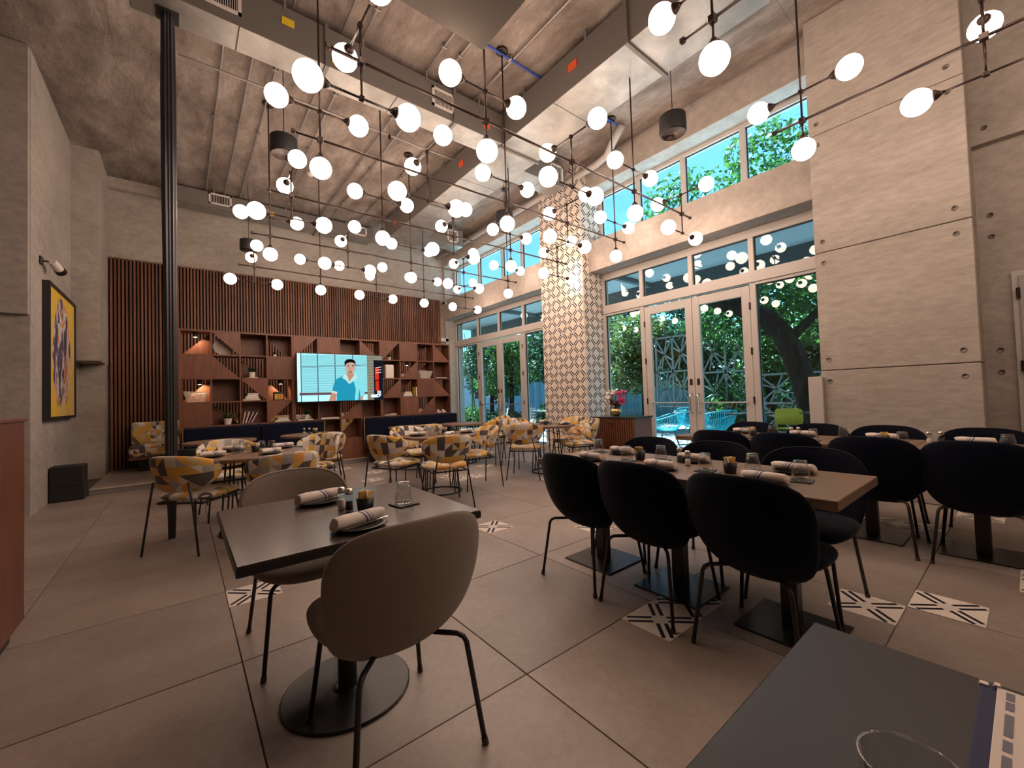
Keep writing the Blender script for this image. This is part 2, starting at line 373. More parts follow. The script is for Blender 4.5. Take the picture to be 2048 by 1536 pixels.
# ------------------------------------------------------------------ mesh helpers
class MB:
    def __init__(self): self.v = []; self.f = []; self.uv = {}
    def add(self, vs, fs):
        k = len(self.v); self.v += [tuple(p) for p in vs]; self.f += [tuple(i + k for i in q) for q in fs]; return self
    def box(self, x0, x1, y0, y1, z0, z1):
        return self.add([(x0,y0,z0),(x1,y0,z0),(x1,y1,z0),(x0,y1,z0),(x0,y0,z1),(x1,y0,z1),(x1,y1,z1),(x0,y1,z1)],
                        [(0,3,2,1),(4,5,6,7),(0,1,5,4),(1,2,6,5),(2,3,7,6),(3,0,4,7)])
    def rbox(self, x0, x1, y0, y1, z0, z1, r=0.004):
        # box with chamfered edges
        X = (x0, x0+r, x1-r, x1); Y = (y0, y0+r, y1-r, y1); Z = (z0, z0+r, z1-r, z1)
        vs = []; idx = {}
        for a in (0, 1):
            for b_ in (0, 1):
                for c in (0, 1):
                    ex = X[3] if a else X[0]; ix = X[2] if a else X[1]
                    ey = Y[3] if b_ else Y[0]; iy = Y[2] if b_ else Y[1]
                    ez = Z[3] if c else Z[0]; iz = Z[2] if c else Z[1]
                    idx[(a,b_,c,'x')] = len(vs); vs.append((ex, iy, iz))
                    idx[(a,b_,c,'y')] = len(vs); vs.append((ix, ey, iz))
                    idx[(a,b_,c,'z')] = len(vs); vs.append((ix, iy, ez))
        g = lambda a, b_, c, d: idx[(a, b_, c, d)]
        fs = []
        for a in (0, 1):
            q = [g(a,0,0,'x'), g(a,1,0,'x'), g(a,1,1,'x'), g(a,0,1,'x')]; fs.append(q if a else q[::-1])
            q = [g(0,a,0,'y'), g(0,a,1,'y'), g(1,a,1,'y'), g(1,a,0,'y')]; fs.append(q if a else q[::-1])
            q = [g(0,0,a,'z'), g(1,0,a,'z'), g(1,1,a,'z'), g(0,1,a,'z')]; fs.append(q if a else q[::-1])
        for a in (0, 1):
            for b_ in (0, 1):
                q = [g(a,b_,0,'x'), g(a,b_,1,'x'), g(a,b_,1,'y'), g(a,b_,0,'y')]; fs.append(q if (a == b_) is False else q[::-1])
                q = [g(a,0,b_,'x'), g(a,1,b_,'x'), g(a,1,b_,'z'), g(a,0,b_,'z')]; fs.append(q if a == b_ else q[::-1])
                q = [g(0,a,b_,'y'), g(1,a,b_,'y'), g(1,a,b_,'z'), g(0,a,b_,'z')]; fs.append(q if (a == b_) is False else q[::-1])
                for c in (0, 1):
                    q = [g(a,b_,c,'x'), g(a,b_,c,'y'), g(a,b_,c,'z')]; fs.append(q if (a+b_+c) % 2 else q[::-1])
        return self.add(vs, fs)
    def cyl(self, p0, p1, r0, r1=None, n=10, caps=True):
        r1 = r0 if r1 is None else r1
        p0 = Vector(p0); p1 = Vector(p1); d = (p1-p0).normalized()
        a = d.orthogonal().normalized(); b_ = d.cross(a)
        vs = []
        for p, r in ((p0, r0), (p1, r1)):
            for i in range(n):
                t = 2*pi*i/n; vs.append(p + r*(cos(t)*a + sin(t)*b_))
        fs = [(i, (i+1) % n, n+(i+1) % n, n+i) for i in range(n)]
        if caps: fs += [tuple(range(n))[::-1], tuple(range(n, 2*n))]
        return self.add(vs, fs)
    def tube(self, path, r, n=8, closed=False):
        P = [Vector(p) for p in path]; N = len(P)
        rs = r if isinstance(r, (list, tuple)) else [r]*N
        ref = None; vs = []
        for i, p in enumerate(P):
            if closed: d = P[(i+1) % N] - P[i-1]
            else: d = P[min(i+1, N-1)] - P[max(i-1, 0)]
            d.normalize()
            if ref is None: ref = d.orthogonal().normalized()
            ref = (ref - d*ref.dot(d)).normalized(); b_ = d.cross(ref)
            for k in range(n):
                t = 2*pi*k/n; vs.append(p + rs[i]*(cos(t)*ref + sin(t)*b_))
        fs = []
        for i in range(N if closed else N-1):
            j = (i+1) % N
            for k in range(n): fs.append((i*n+k, i*n+(k+1) % n, j*n+(k+1) % n, j*n+k))
        if not closed: fs += [tuple(range(n))[::-1], tuple(range((N-1)*n, N*n))]
        return self.add(vs, fs)
    def lathe(self, prof, n=24, c=(0, 0, 0), sx=1.0, sy=1.0):
        vs = []; m = len(prof)
        for r, z in prof:
            for k in range(n):
                t = 2*pi*k/n; vs.append((c[0]+sx*r*cos(t), c[1]+sy*r*sin(t), c[2]+z))
        fs = [(i*n+k, i*n+(k+1) % n, (i+1)*n+(k+1) % n, (i+1)*n+k) for i in range(m-1) for k in range(n)]
        if prof[0][0] > 1e-5: fs.append(tuple(range(n))[::-1])
        if prof[-1][0] > 1e-5: fs.append(tuple(range((m-1)*n, m*n)))
        return self.add(vs, fs)
    def sphere(self, c, r, n=20, m=12, sz=1.0):
        prof = [(max(r*sin(pi*i/m), 1e-6), -r*sz*cos(pi*i/m)) for i in range(m+1)]
        return self.lathe(prof, n, c)
    def prism(self, pts, y0, y1, axis='y'):
        # polygon in (a,b), extruded along axis; normal axis y: (x,z); x: (y,z); z: (x,y)
        def mk(a, b_, t):
            return (a, t, b_) if axis == 'y' else ((t, a, b_) if axis == 'x' else (a, b_, t))
        n = len(pts)
        vs = [mk(a, b_, y0) for a, b_ in pts] + [mk(a, b_, y1) for a, b_ in pts]
        fs = [tuple(range(n)), tuple(range(n, 2*n))[::-1]] + [(i, n+i, n+(i+1) % n, (i+1) % n) for i in range(n)]
        return self.add(vs, fs)
    def mesh(self, name, mat, smooth=False, fixn=True):
        me = bpy.data.meshes.new(name)
        me.from_pydata(self.v, [], self.f); me.update()
        if mat is not None: me.materials.append(MAT[mat] if isinstance(mat, str) else mat)
        if self.uv:
            ul = me.uv_layers.new(name='uv')
            for lp in me.loops: ul.data[lp.index].uv = self.uv.get(lp.vertex_index, (0, 0))
        if fixn:
            import bmesh
            bm = bmesh.new(); bm.from_mesh(me); bmesh.ops.recalc_face_normals(bm, faces=bm.faces[:]); bm.to_mesh(me); bm.free()
        if smooth:
            for p in me.polygons: p.use_smooth = True
        return me
    def build(self, name, mat, parent=None, smooth=False, loc=(0, 0, 0), rotz=0.0, fixn=True):
        return link(name, self.mesh(name, mat, smooth, fixn), parent, loc, rotz)
def link(name, me, parent=None, loc=(0, 0, 0), rotz=0.0):
    o = bpy.data.objects.new(name, me); C.objects.link(o)
    o.location = loc; o.rotation_euler = (0, 0, rotz)
    if parent is not None: o.parent = parent
    return o
def auto_smooth(o, ang=40):
    me = o.data
    for p in me.polygons: p.use_smooth = True
    try: me.set_sharp_from_angle(angle=radians(ang))
    except Exception: pass
    return o
def tag(o, label, cat, group=None, kind=None):
    o['label'] = label; o['category'] = cat
    if group: o['group'] = group
    if kind: o['kind'] = kind
    return o
def thing(name, label, cat, loc=(0, 0, 0), rotz=0.0, group=None):
    o = bpy.data.objects.new(name, None); C.objects.link(o)
    o.empty_display_size = 0.1
    o.location = loc; o.rotation_euler = (0, 0, rotz)
    return tag(o, label, cat, group)
def struct(o):
    o['kind'] = 'structure'; return o
def sempty(name, loc=(0, 0, 0)):
    o = bpy.data.objects.new(name, None); C.objects.link(o); o.location = loc; o.empty_display_size = 0.1
    return struct(o)
def copy_tree(o, parent=None):
    c = o.copy(); C.objects.link(c); c.parent = parent
    for ch in list(o.children): copy_tree(ch, c)
    return c
def place(proto, used, loc, rotz, label, group=None):
    # first use moves the prototype itself, later uses copy it with its parts
    o = proto if not used.get(proto.name) else copy_tree(proto)
    used[proto.name] = True
    o.location = loc; o.rotation_euler = (0, 0, rotz); o['label'] = label
    if group: o['group'] = group
    return o
USED = {}
def face(dx, dy): return math.atan2(dy, dx) - pi/2      # local +Y towards (dx,dy)
# ================================================================== the room
ZC = 5.56
G = 0.957; GX0, GY0 = 0.217, 1.43
flo = MB().box(-4.6, 6.6, -4.6, 10.9, -0.2, -0.006).build('floor', 'grout'); struct(flo)
tile_me = {}
def floor_tile(x0, x1, y0, y1):
    k = (round(x1-x0, 3), round(y1-y0, 3))
    if k not in tile_me:
        tile_me[k] = MB().rbox(-k[0]/2, k[0]/2, -k[1]/2, k[1]/2, -0.012, 0.0, 0.0015).mesh('floor_tile', 'floor')
    link('floor_tile', tile_me[k], flo, ((x0+x1)/2, (y0+y1)/2, 0))
for i in range(-5, 7):
    for j in range(-7, 8):
        x0, x1 = GX0+G*i+0.0025, GX0+G*(i+1)-0.0025
        y0, y1 = GY0+G*j+0.0025, GY0+G*(j+1)-0.0025
        x1 = min(x1, 6.5); y1 = min(y1, 8.36)
        if x1-x0 > 0.05 and y1-y0 > 0.05: floor_tile(x0, x1, y0, y1)
PT = 0.287
def ptile_mesh():
    m = MB(); h = PT/2-0.001
    m.box(-h, h, -h, h, -0.010, 0.0)
    for i, (u, v) in enumerate(((0,0),(1,0),(1,1),(0,1),(0,0),(1,0),(1,1),(0,1))): m.uv[i] = (u, v)
    return m.mesh('patterned_tile', 'ptile')
pt_me = ptile_mesh()
for (a, b_) in ((2.0,1.7),(1.7,-0.3),(2.0,-0.3),(2.7,-1.0),(3.0,-1.3),(0.0,1.7),(2.7,1.0),(4.7,-1.0),(4.7,-0.7),(5.47,-1.3),(3.7,-1.7),(4.0,-1.7),
                (2.0,5.0),(3.0,4.0),(3.3,4.0),(3.0,4.3),(4.0,4.7),(4.7,5.0),(2.0,6.55),(2.3,5.7),(4.0,3.0),(4.3,3.0),(0.7,5.0),(5.0,3.7)):
    link('patterned_tile', pt_me, flo, (GX0+G*a+PT/2, GY0+G*b_+PT/2, 0.0018))
plat = MB().box(-1.03, 6.42, 8.40, 10.7, 0.0, 0.085).build('floor_platform', 'floor'); struct(plat)
MB().box(-1.03, 6.42, 8.37, 8.41, 0.0, 0.070).build('riser', 'conduit', plat)
MB().rbox(-1.03, 6.42, 8.355, 8.43, 0.070, 0.088, 0.003).build('step_nosing', 'tread', plat)

ceil = MB().box(-4.8, 6.7, -4.8, 11.0, ZC, ZC+0.3).build('ceiling', 'ceiling'); struct(ceil)
for y in (1.6, 4.05, 6.5, 8.95):                 # board-mark ridges of the formwork
    MB().box(-4.6, 6.04, y-0.006, y+0.006, ZC-0.003, ZC+0.01).build('formwork_ridge', 'ceiling', ceil)
for x in (-0.6, 0.62, 1.84, 3.06, 4.28, 5.5):
    MB().box(x-0.005, x+0.005, -4.6, 10.6, ZC-0.003, ZC+0.01).build('formwork_ridge', 'ceiling', ceil)

wb_ = MB().box(-1.6, 6.7, 10.7, 11.0, 0, ZC).build('wall_back', 'concrete'); struct(wb_)
MB().box(-1.05, 6.04, 10.55, 10.70, 5.36, ZC).build('ledge', 'concrete', wb_)
# slatted timber wall on the back wall
back_slats = sempty('trim_1')
MB().box(-1.03, 5.90, 10.655, 10.70, 0.085, 4.05).build('backing_board', 'slat_back', back_slats)
sl_me = MB().rbox(-0.0155, 0.0155, -0.030, 0.030, 0.085, 4.06, 0.002).mesh('slat', 'slat')
ns = 129
for i in range(ns):
    link('slat', sl_me, back_slats, (-1.005 + i*(6.885/(ns-1)), 10.625, 0))

# left: pier with the painting, stepped column beyond it
wl_ = sempty('wall_left')
MB().box(-1.75, -1.38, 7.30, 10.7, 0, ZC).build('pier', 'concrete', wl_)
MB().box(-1.38, -1.05, 9.60, 10.7, 2.02, ZC).build('upper_column', 'concrete', wl_)
MB().box(-1.38, -1.06, 10.28, 10.7, 0.0, 2.02).build('lower_column', 'concrete', wl_)
MB().box(-4.8, -1.74, 7.31, 7.6, 0, ZC).build('return_wall', 'concrete', wl_)
MB().box(-4.8, -1.385, 7.22, 7.299, 2.35, ZC-0.01).build('upper_band', 'concrete', wl_)
MB().box(-4.9, -4.6, -4.8, 7.4, 0, ZC).build('far_side', 'concrete', wl_)
wr_ = MB().box(-4.9, 6.7, -4.9, -4.6, 0, ZC).build('wall_rear', 'concrete'); struct(wr_)

def tie_hole(parent, p, axis):
    m = MB()
    prof = [(0.027, 0.001), (0.021, 0.002), (0.017, -0.008), (0.0001, -0.010)]
    m.lathe(prof, 12)
    o = m.build('tie_hole', 'tieh', parent, True)
    o.location = p
    o.rotation_euler = {'-x': (0, -pi/2, 0), '-y': (pi/2, 0, 0)}[axis]
# right wall: beam, wall over the clerestory, concrete pier in lifts, door recess
wR = sempty('wall_right')
MB().rbox(6.04, 6.62, 0.30, 10.7, 3.50, 4.07, 0.006).build('beam', 'plaster', wR)
MB().rbox(6.04, 6.62, 0.30, 10.7, 5.06, ZC, 0.006).build('upper_wall', 'plaster', wR)
MB().box(6.07, 6.60, 10.62, 10.7, 0, ZC).build('corner_return', 'plaster', wR)
pier_z = [0.0, 1.395, 2.77, 4.165, ZC]
for a, b_ in zip(pier_z[:-1], pier_z[1:]):
    MB().rbox(5.85, 6.45, 0.275, 1.52, a+0.004, b_-0.004, 0.006).build('concrete_panel', 'concrete_pier', wR)
MB().box(5.875, 6.43, 0.29, 1.50, 0, ZC).build('pier_core', 'concrete', wR)
for z in pier_z[1:-1]:
    for dz in (-0.125, 0.125):
        tie_hole(wR, (5.849, 1.44, z+dz), '-x'); tie_hole(wR, (5.849, 0.385, z+dz), '-x')
MB().box(6.35, 6.7, -4.8, 0.30, 0, 2.30).build('recess_wall_lower', 'concrete', wR)
MB().box(6.30, 6.7, -4.8, 0.30, 3.60, ZC).build('recess_wall_upper', 'concrete', wR)
MB().box(6.40, 6.7, -4.8, 0.30, 2.30, 3.60).build('recess_wall_middle', 'concrete', wR)
for z in (2.77-0.1, 2.77+0.12, 3.75):
    tie_hole(wR, (6.398 if z < 3.6 else 6.298, 0.18, z), '-x')
for z in (1.30, 1.52): tie_hole(wR, (6.349, 0.17, z), '-x')
d3 = sempty('door_3')
MB().box(6.31, 6.36, -1.0, 0.07, 0, 2.27).build('door_frame', 'frame', d3)
MB().rbox(6.285, 6.325, -0.93, 0.03, 0.01, 2.22, 0.004).build('door_leaf', 'doorgrey', d3)
for z in (0.55, 1.35, 2.05): MB().cyl((6.28, 0.035, z-0.05), (6.28, 0.035, z+0.05), 0.014).build('hinge', 'bronze', d3)

# tiled column
col = tag(MB().box(5.862, 6.60, 5.122, 6.238, 0, ZC).build('tiled_column', 'tilegrout'), 'tall column clad in cream and navy X-patterned tiles between the windows', 'column')
hh = PT/2-0.0012
def ctile(axis):
    m = MB()
    if axis == 'x': m.box(-0.006, 0.006, -hh, hh, -hh, hh); q = [(1-(p[1]/hh+1)/2, (p[2]/hh+1)/2) for p in m.v]
    else: m.box(-hh, hh, -0.006, 0.006, -hh, hh); q = [((p[0]/hh+1)/2, (p[2]/hh+1)/2) for p in m.v]
    for i, t in enumerate(q): m.uv[i] = t
    return m.mesh('wall_tile', 'ptile')
cx_me, cy_me = ctile('x'), ctile('y')
TW = (6.24-5.12)/4
for k in range(20):
    z = ZC - PT*(k+0.5)
    if z - hh < 0: break
    for i in range(4):
        o = link('wall_tile', cx_me, col, (5.856, 5.12+TW*(i+0.5), z)); o.scale = (1, TW/PT, 1)
    for i in range(2):
        o = link('wall_tile', cy_me, col, (5.862+0.295*(i+0.5), 5.116, z)); o.scale = (0.295/PT, 1, 1)

# ---------------------------------------------------------------- windows and doors in the right wall
XW = 6.44
def bar(parent, y0, y1, z0, z1, name='mullion', x0=XW-0.05, x1=XW+0.05, mat='frame'):
    return MB().rbox(x0, x1, min(y0, y1), max(y0, y1), z0, z1, 0.004).build(name, mat, parent)
def pane(parent, y0, y1, z0, z1):
    y0, y1 = min(y0, y1), max(y0, y1)
    for (a, b_, c, d) in ((y0-0.008, y0, z0, z1), (y1, y1+0.008, z0, z1), (y0, y1, z1, z1+0.008), (y0, y1, z0-0.008, z0)):
        pass
    g = MB()
    w = 0.012
    g.box(XW-0.012, XW+0.012, y0, y0+w, z0, z1).box(XW-0.012, XW+0.012, y1-w, y1, z0, z1).box(XW-0.012, XW+0.012, y0, y1, z1-w, z1).box(XW-0.012, XW+0.012, y0, y1, z0, z0+w)
    p = MB().box(XW-0.002, XW+0.002, y0+0.002, y1-0.002, z0+0.002, z1-0.002).build('pane', 'pane', parent)
    g.build('gasket', 'gasket', p)
    return p
def bay(n_win, n_door, ys, door):
    w = sempty('window_%d' % n_win)
    ya, yb = ys[0], ys[-1]
    bar(w, ya, yb, 2.73, 2.89, 'transom_rail', XW-0.07)
    bar(w, ya, yb, 3.38, 3.50, 'head')
    for y in ys: bar(w, y-0.035, y+0.035, 2.89, 3.38)
    for y in (ys[0], ys[1], ys[3], ys[4]): bar(w, y-0.04, y+0.04, 0.0, 2.73)
    for a, b_ in zip(ys[:-1], ys[1:]): pane(w, a+0.035, b_-0.035, 2.89, 3.38)
    for a, b_ in ((ys[0], ys[1]), (ys[3], ys[4])):
        bar(w, a+0.04, b_-0.04, 0.0, 0.10, 'sill'); bar(w, a+0.04, b_-0.04, 2.69, 2.73, 'rail'); pane(w, a+0.04, b_-0.04, 0.10, 2.69)
    d = sempty('door_%d' % n_door)
    mid = ys[2]
    for a, b_, sgn in ((ys[1]+0.045, mid-0.003, 1), (mid+0.003, ys[3]-0.045, -1)):
        lf = MB()
        x0, x1 = XW-0.045, XW+0.01
        st = 0.115
        lf.rbox(x0, x1, a, a+st, 0.01, 2.70, 0.004).rbox(x0, x1, b_-st, b_, 0.01, 2.70, 0.004)
        lf.rbox(x0, x1, a+st-0.001, b_-st+0.001, 2.56, 2.70, 0.004).rbox(x0, x1, a+st-0.001, b_-st+0.001, 0.01, 0.26, 0.004)
        leaf = lf.build('door_leaf', 'frame', d)
        MB().box(XW-0.02, XW-0.016, a+st, b_-st, 0.26, 2.56).build('pane', 'pane', leaf)
        MB().cyl((XW-0.085, a+st*0.6, 1.02), (XW-0.085, b_-st*0.6, 1.02), 0.011).build('push_bar', 'steel', leaf)
        yh = b_-st*0.5 if sgn > 0 else a+st*0.5
        MB().tube([(XW-0.05, yh, 0.86), (XW-0.10, yh, 0.875), (XW-0.11, yh, 0.90), (XW-0.11, yh, 1.12), (XW-0.10, yh, 1.145), (XW-0.05, yh, 1.16)], 0.010).build('pull_handle', 'steel', leaf)
        MB().rbox(XW-0.055, XW-0.043, yh-0.02, yh+0.02, 1.30, 1.40, 0.002).build('lock_plate', 'bronze', leaf)
        yo = a if sgn > 0 else b_
        for z in (0.35, 1.05, 1.75, 2.40): MB().cyl((XW-0.055, yo, z-0.05), (XW-0.055, yo, z+0.05), 0.012).build('hinge', 'bronze', leaf)
bay(1, 1, [1.545, 2.42, 3.33, 4.24, 5.09], None)
bay(2, 2, [6.30, 7.50, 8.48, 9.45, 10.60], None)
def clerestory(n, ys):
    w = sempty('window_%d' % n)
    bar(w, ys[0], ys[-1], 4.07, 4.12, 'sill'); bar(w, ys[0], ys[-1], 5.00, 5.06, 'head')
    for y in ys: bar(w, y-0.04, y+0.04, 4.12, 5.00)
    for a, b_ in zip(ys[:-1], ys[1:]): pane(w, a+0.04, b_-0.04, 4.12, 5.00)
clerestory(3, [1.56, 2.46, 3.38, 4.23, 5.09])
clerestory(4, [6.28, 7.48, 8.25, 9.30, 10.58])
wp = tag(MB().rbox(5.80, 5.845, 1.50, 1.64, 0.55, 1.33, 0.004).build('wall_panel', 'frame'), 'tall pale blank panel fixed at the left edge of the right concrete pier', 'panel')

# ---------------------------------------------------------------- services on the ceiling
def duct(name, label, x0, x1, y0, y1, z0, z1, along, step=1.15):
    t = thing(name, label, 'duct', ((x0+x1)/2, (y0+y1)/2, z1))
    t.location = (0, 0, 0)
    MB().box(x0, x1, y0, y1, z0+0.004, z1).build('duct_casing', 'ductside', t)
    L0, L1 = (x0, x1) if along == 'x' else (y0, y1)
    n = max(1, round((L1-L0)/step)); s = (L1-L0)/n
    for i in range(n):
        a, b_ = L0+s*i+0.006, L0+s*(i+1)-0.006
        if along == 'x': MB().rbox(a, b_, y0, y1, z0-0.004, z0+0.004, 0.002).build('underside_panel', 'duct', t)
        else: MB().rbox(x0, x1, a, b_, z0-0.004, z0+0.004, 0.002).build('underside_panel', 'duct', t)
    for i in range(1, n):
        c = L0+s*i
        if i % 2: continue
        if along == 'x': MB().box(c-0.02, c+0.02, y0-0.03, y1+0.03, z0-0.03, z1+0.02).build('flange', 'ductside', t)
        else: MB().box(x0-0.03, x1+0.03, c-0.02, c+0.02, z0-0.03, z1+0.02).build('flange', 'ductside', t)
    for i in range(n):
        c = L0+s*(i+0.5)
        for q in ((y0, y1) if along == 'x' else (x0, x1)):
            p = (c, q) if along == 'x' else (q, c)
            MB().box(p[0]-0.012, p[0]+0.012, p[1]-0.012, p[1]+0.012, z1-0.05, ZC).build('hanger_strap', 'conduit', t)
    return t
def grille(parent, x0, x1, z0, z1, y, n=14):
    g = MB().box(x0, x1, y-0.015, y, z0, z0+0.03).box(x0, x1, y-0.015, y, z1-0.03, z1).box(x0, x0+0.03, y-0.015, y, z0, z1).box(x1-0.03, x1, y-0.015, y, z0, z1)
    o = g.build('grille_frame', 'grille', parent)
    MB().box(x0+0.02, x1-0.02, y-0.004, y-0.001, z0+0.02, z1-0.02).build('grille_throat', 'void', o)
    b_ = MB()
    for i in range(n):
        x = x0+0.03+(x1-x0-0.06)*(i+0.5)/n
        b_.box(x-0.003, x+0.003, y-0.013, y-0.004, z0+0.03, z1-0.03)
    b_.build('louvres', 'grille', o)
dm = duct('air_duct', 'large galvanised main air duct running the length of the ceiling', 3.80, 4.54, -2.0, 9.4, 5.0, 5.46, 'y')
db = duct('air_duct', 'branch air duct with two white grilles, meeting the main duct over the middle', -0.35, 3.79, 4.78, 5.14, 5.0, 5.44, 'x', 0.9)
grille(db, 0.18, 0.50, 5.10, 5.36, 4.776); grille(db, 2.62, 2.96, 5.10, 5.36, 4.776)
dk = duct('air_duct', 'air duct along the back wall above the timber slats', -0.10, 3.78, 10.10, 10.50, 5.22, 5.50, 'x', 1.3)
grille(dk, 0.46, 0.84, 5.27, 5.49, 10.096, 12); grille(dk, 3.28, 3.62, 5.27, 5.49, 10.096, 10)
dr = duct('air_duct', 'short side air duct between the main duct and the tiled column', 4.55, 5.55, 5.20, 5.60, 5.02, 5.42, 'x', 0.6)
grille(dr, 5.18, 5.50, 5.08, 5.38, 5.196, 8)
dr2 = duct('air_duct', 'far side air duct near the corner of the slatted wall', 4.55, 5.60, 8.80, 9.20, 5.02, 5.42, 'x', 0.6)
grille(dr2, 5.15, 5.45, 5.08, 5.38, 8.796, 8)
sof = thing('air_duct', 'wide dark duct box hanging low overhead at the top of the view', 'duct')
MB().rbox(0.55, 1.99, -2.5, 2.73, 4.10, 4.62, 0.01).build('duct_casing', 'soffitduct', sof)
for x, y in ((0.7, 2.5), (1.85, 2.5), (0.7, 0.0), (1.85, 0.0)): MB().cyl((x, y, 4.6), (x, y, ZC), 0.008).build('hanger_rod', 'conduit', sof)
for i, (x, y, z, ax, m) in enumerate(((3.793, 3.35, 5.26, 'x', 'orange'), (3.793, 5.95, 5.24, 'x', 'orange'), (3.793, 7.9, 5.24, 'x', 'orange'), (3.793, 8.8, 5.22, 'x', 'orange'),
                                      (0.92, 4.773, 5.28, 'y', 'yellow'), (1.42, 4.773, 5.10, 'y', 'yellow'), (3.5, 4.773, 5.16, 'y', 'orange'), (1.55, 10.094, 5.33, 'y', 'yellow'), (2.05, 10.094, 5.33, 'y', 'yellow'))):
    m_ = MB()
    if ax == 'x': m_.box(x-0.003, x+0.002, y-0.07, y+0.07, z-0.05, z+0.05)
    else: m_.box(x-0.06, x+0.06, y-0.003, y+0.002, z-0.04, z+0.04)
    m_.build('sticker', m, dm if ax == 'x' else (db if y < 9 else dk))
# conduits, pipes
for i, (x, y0, y1) in enumerate(((0.42, 5.3, 10.4), (0.72, 5.3, 10.4), (0.98, -1.0, 10.2), (1.50, -1.0, 9.2), (1.72, -1.0, 9.0), (2.55, -1.0, 10.0), (2.78, -1.0, 9.9), (3.35, 0.5, 9.8))):
    t = thing('conduit', ('%s thin steel conduit on the ceiling, counting from the dark steel post' % ['first', 'second', 'third', 'fourth', 'fifth', 'sixth', 'seventh', 'eighth'][i]), 'conduit', group='ceiling conduits')
    MB().cyl((x, y0, ZC-0.035), (x, y1, ZC-0.035), 0.013, n=8).build('tube', 'conduit', t)
    for k in range(int((y1-y0)/1.6)+1):
        y = y0+0.5+1.6*k
        if y < y1: MB().box(x-0.03, x+0.03, y-0.012, y+0.012, ZC-0.055, ZC-0.009).build('clip', 'conduit', t)
bp_ = thing('pipe', 'bright blue pipe crossing the ceiling in front of the branch duct', 'pipe')
MB().cyl((-0.2, 3.96, ZC-0.05), (5.6, 3.96, ZC-0.05), 0.016, n=8).build('tube', 'bluepipe', bp_)
for x in (0.4, 1.9, 3.3, 5.0): MB().box(x-0.012, x+0.012, 3.93, 3.99, ZC-0.07, ZC).build('clip', 'conduit', bp_)
gp = thing('pipe', 'fat grey drain pipe under the ceiling along the window wall', 'pipe')
MB().tube([(5.55, 3.9, 5.50), (5.62, 4.15, 5.36), (5.78, 4.4, 5.32), (5.86, 4.7, 5.32), (5.86, 10.6, 5.30)], 0.062, 12).build('tube', 'pipe', gp, True)
for y in (5.05, 6.6, 8.4, 10.0): MB().cyl((5.86, y, 5.37), (5.86, y, ZC), 0.006).build('hanger_rod', 'conduit', gp)
sp_ = thing('pipe', 'thin steel sprinkler pipe crossing the ceiling behind the branch duct', 'pipe')
MB().cyl((0.0, 6.15, 5.40), (3.78, 6.15, 5.40), 0.014, n=8).build('tube', 'conduit', sp_)
for x in (0.9, 2.6, 3.6):
    MB().cyl((x, 6.15, 5.40), (x, 6.15, ZC), 0.005).build('hanger_rod', 'conduit', sp_)
MB().cyl((2.6, 6.15, 5.33), (2.6, 6.15, 5.40), 0.02).build('sprinkler_head', 'bronze', sp_)
wc = thing('pipe', 'thin conduit in the corner of ceiling and window wall', 'pipe')
MB().cyl((6.02, 0.4, 5.50), (6.02, 10.6, 5.50), 0.012, n=8).build('tube', 'conduit', wc)
for y in (1.2, 3.0, 4.8, 6.8, 8.8): MB().box(6.005, 6.04, y-0.012, y+0.012, 5.48, 5.52).build('clip', 'conduit', wc)
for i, (x, y, w) in enumerate(((1.0, 5.55, 'nearest the dark steel post'), (4.55, 2.5, 'in front of the near high windows'), (4.47, 5.65, 'beside the top of the tiled column'), (1.06, 9.5, 'before the slatted wall'))):
    t = thing('pendant_speaker', 'black cylindrical speaker hanging on a cable, ' + w, 'speaker', (x, y, 4.35), group='hanging speakers')
    MB().lathe([(0.135, 0.105), (0.15, 0.095), (0.152, -0.085), (0.146, -0.10)], 32).build('body', 'black', t, False); auto_smooth(t.children[0])
    MB().lathe([(0.146, -0.104), (0.132, -0.112), (0.128, -0.100), (0.0001, -0.098)], 32).build('baffle', 'bronze', t, True)
    MB().box(-0.02, 0.02, -0.004, 0.004, -0.104, -0.097).build('badge', 'steel', t)
    top = (5.0 if 3.8 < x < 4.56 else ZC) - 4.35
    MB().tube([(0, 0, 0.10), (0.006, 0.0, top*0.5), (0, 0, top)], 0.005, 6).build('cable', 'black', t)
sd = thing('smoke_detector', 'round white smoke detector on the ceiling between two conduits', 'detector', (1.95, 8.35, ZC))
MB().lathe([(0.06, 0.0), (0.062, -0.02), (0.045, -0.045), (0.0001, -0.05)], 20).build('body', 'grille', sd, True)
MB().lathe([(0.07, 0.0), (0.07, -0.008), (0.055, -0.01)], 20).build('base_ring', 'grille', sd)

# dark steel post beside the round table: fluted, narrowing to the floor
post = thing('steel_post', 'tall dark fluted steel post rising from the floor to the branch duct', 'post', (-0.075, 5.04, 0))
def post_mesh():
    m = MB(); lv = [(0.0, 0.050), (0.25, 0.060), (0.55, 0.075), (0.9, 0.085), (2.2, 0.092), (3.2, 0.105), (4.2, 0.110), (5.0, 0.095)]
    n = 28
    for z, w in lv:
        for k in range(n):
            t = 2*pi*k/n; r = w/2*(1.0 + (0.10 if k % 2 else -0.04))
            c, s_ = cos(t), sin(t); q = (abs(c)**4+abs(s_)**4)**(-0.25)
            m.v.append((r*q*c, r*q*s_, z))
    for i in range(len(lv)-1):
        for k in range(n): m.f.append((i*n+k, i*n+(k+1) % n, (i+1)*n+(k+1) % n, (i+1)*n+k))
    m.f.append(tuple(range(n))[::-1]); m.f.append(tuple(range((len(lv)-1)*n, len(lv)*n)))
    return m
post_mesh().build('shaft', simple('dark_steel', (0.045, 0.045, 0.05), 0.35, 0.5), post)
MB().box(-0.085, 0.085, -0.085, 0.085, 4.985, 5.005).build('cap_plate', 'metal', post)
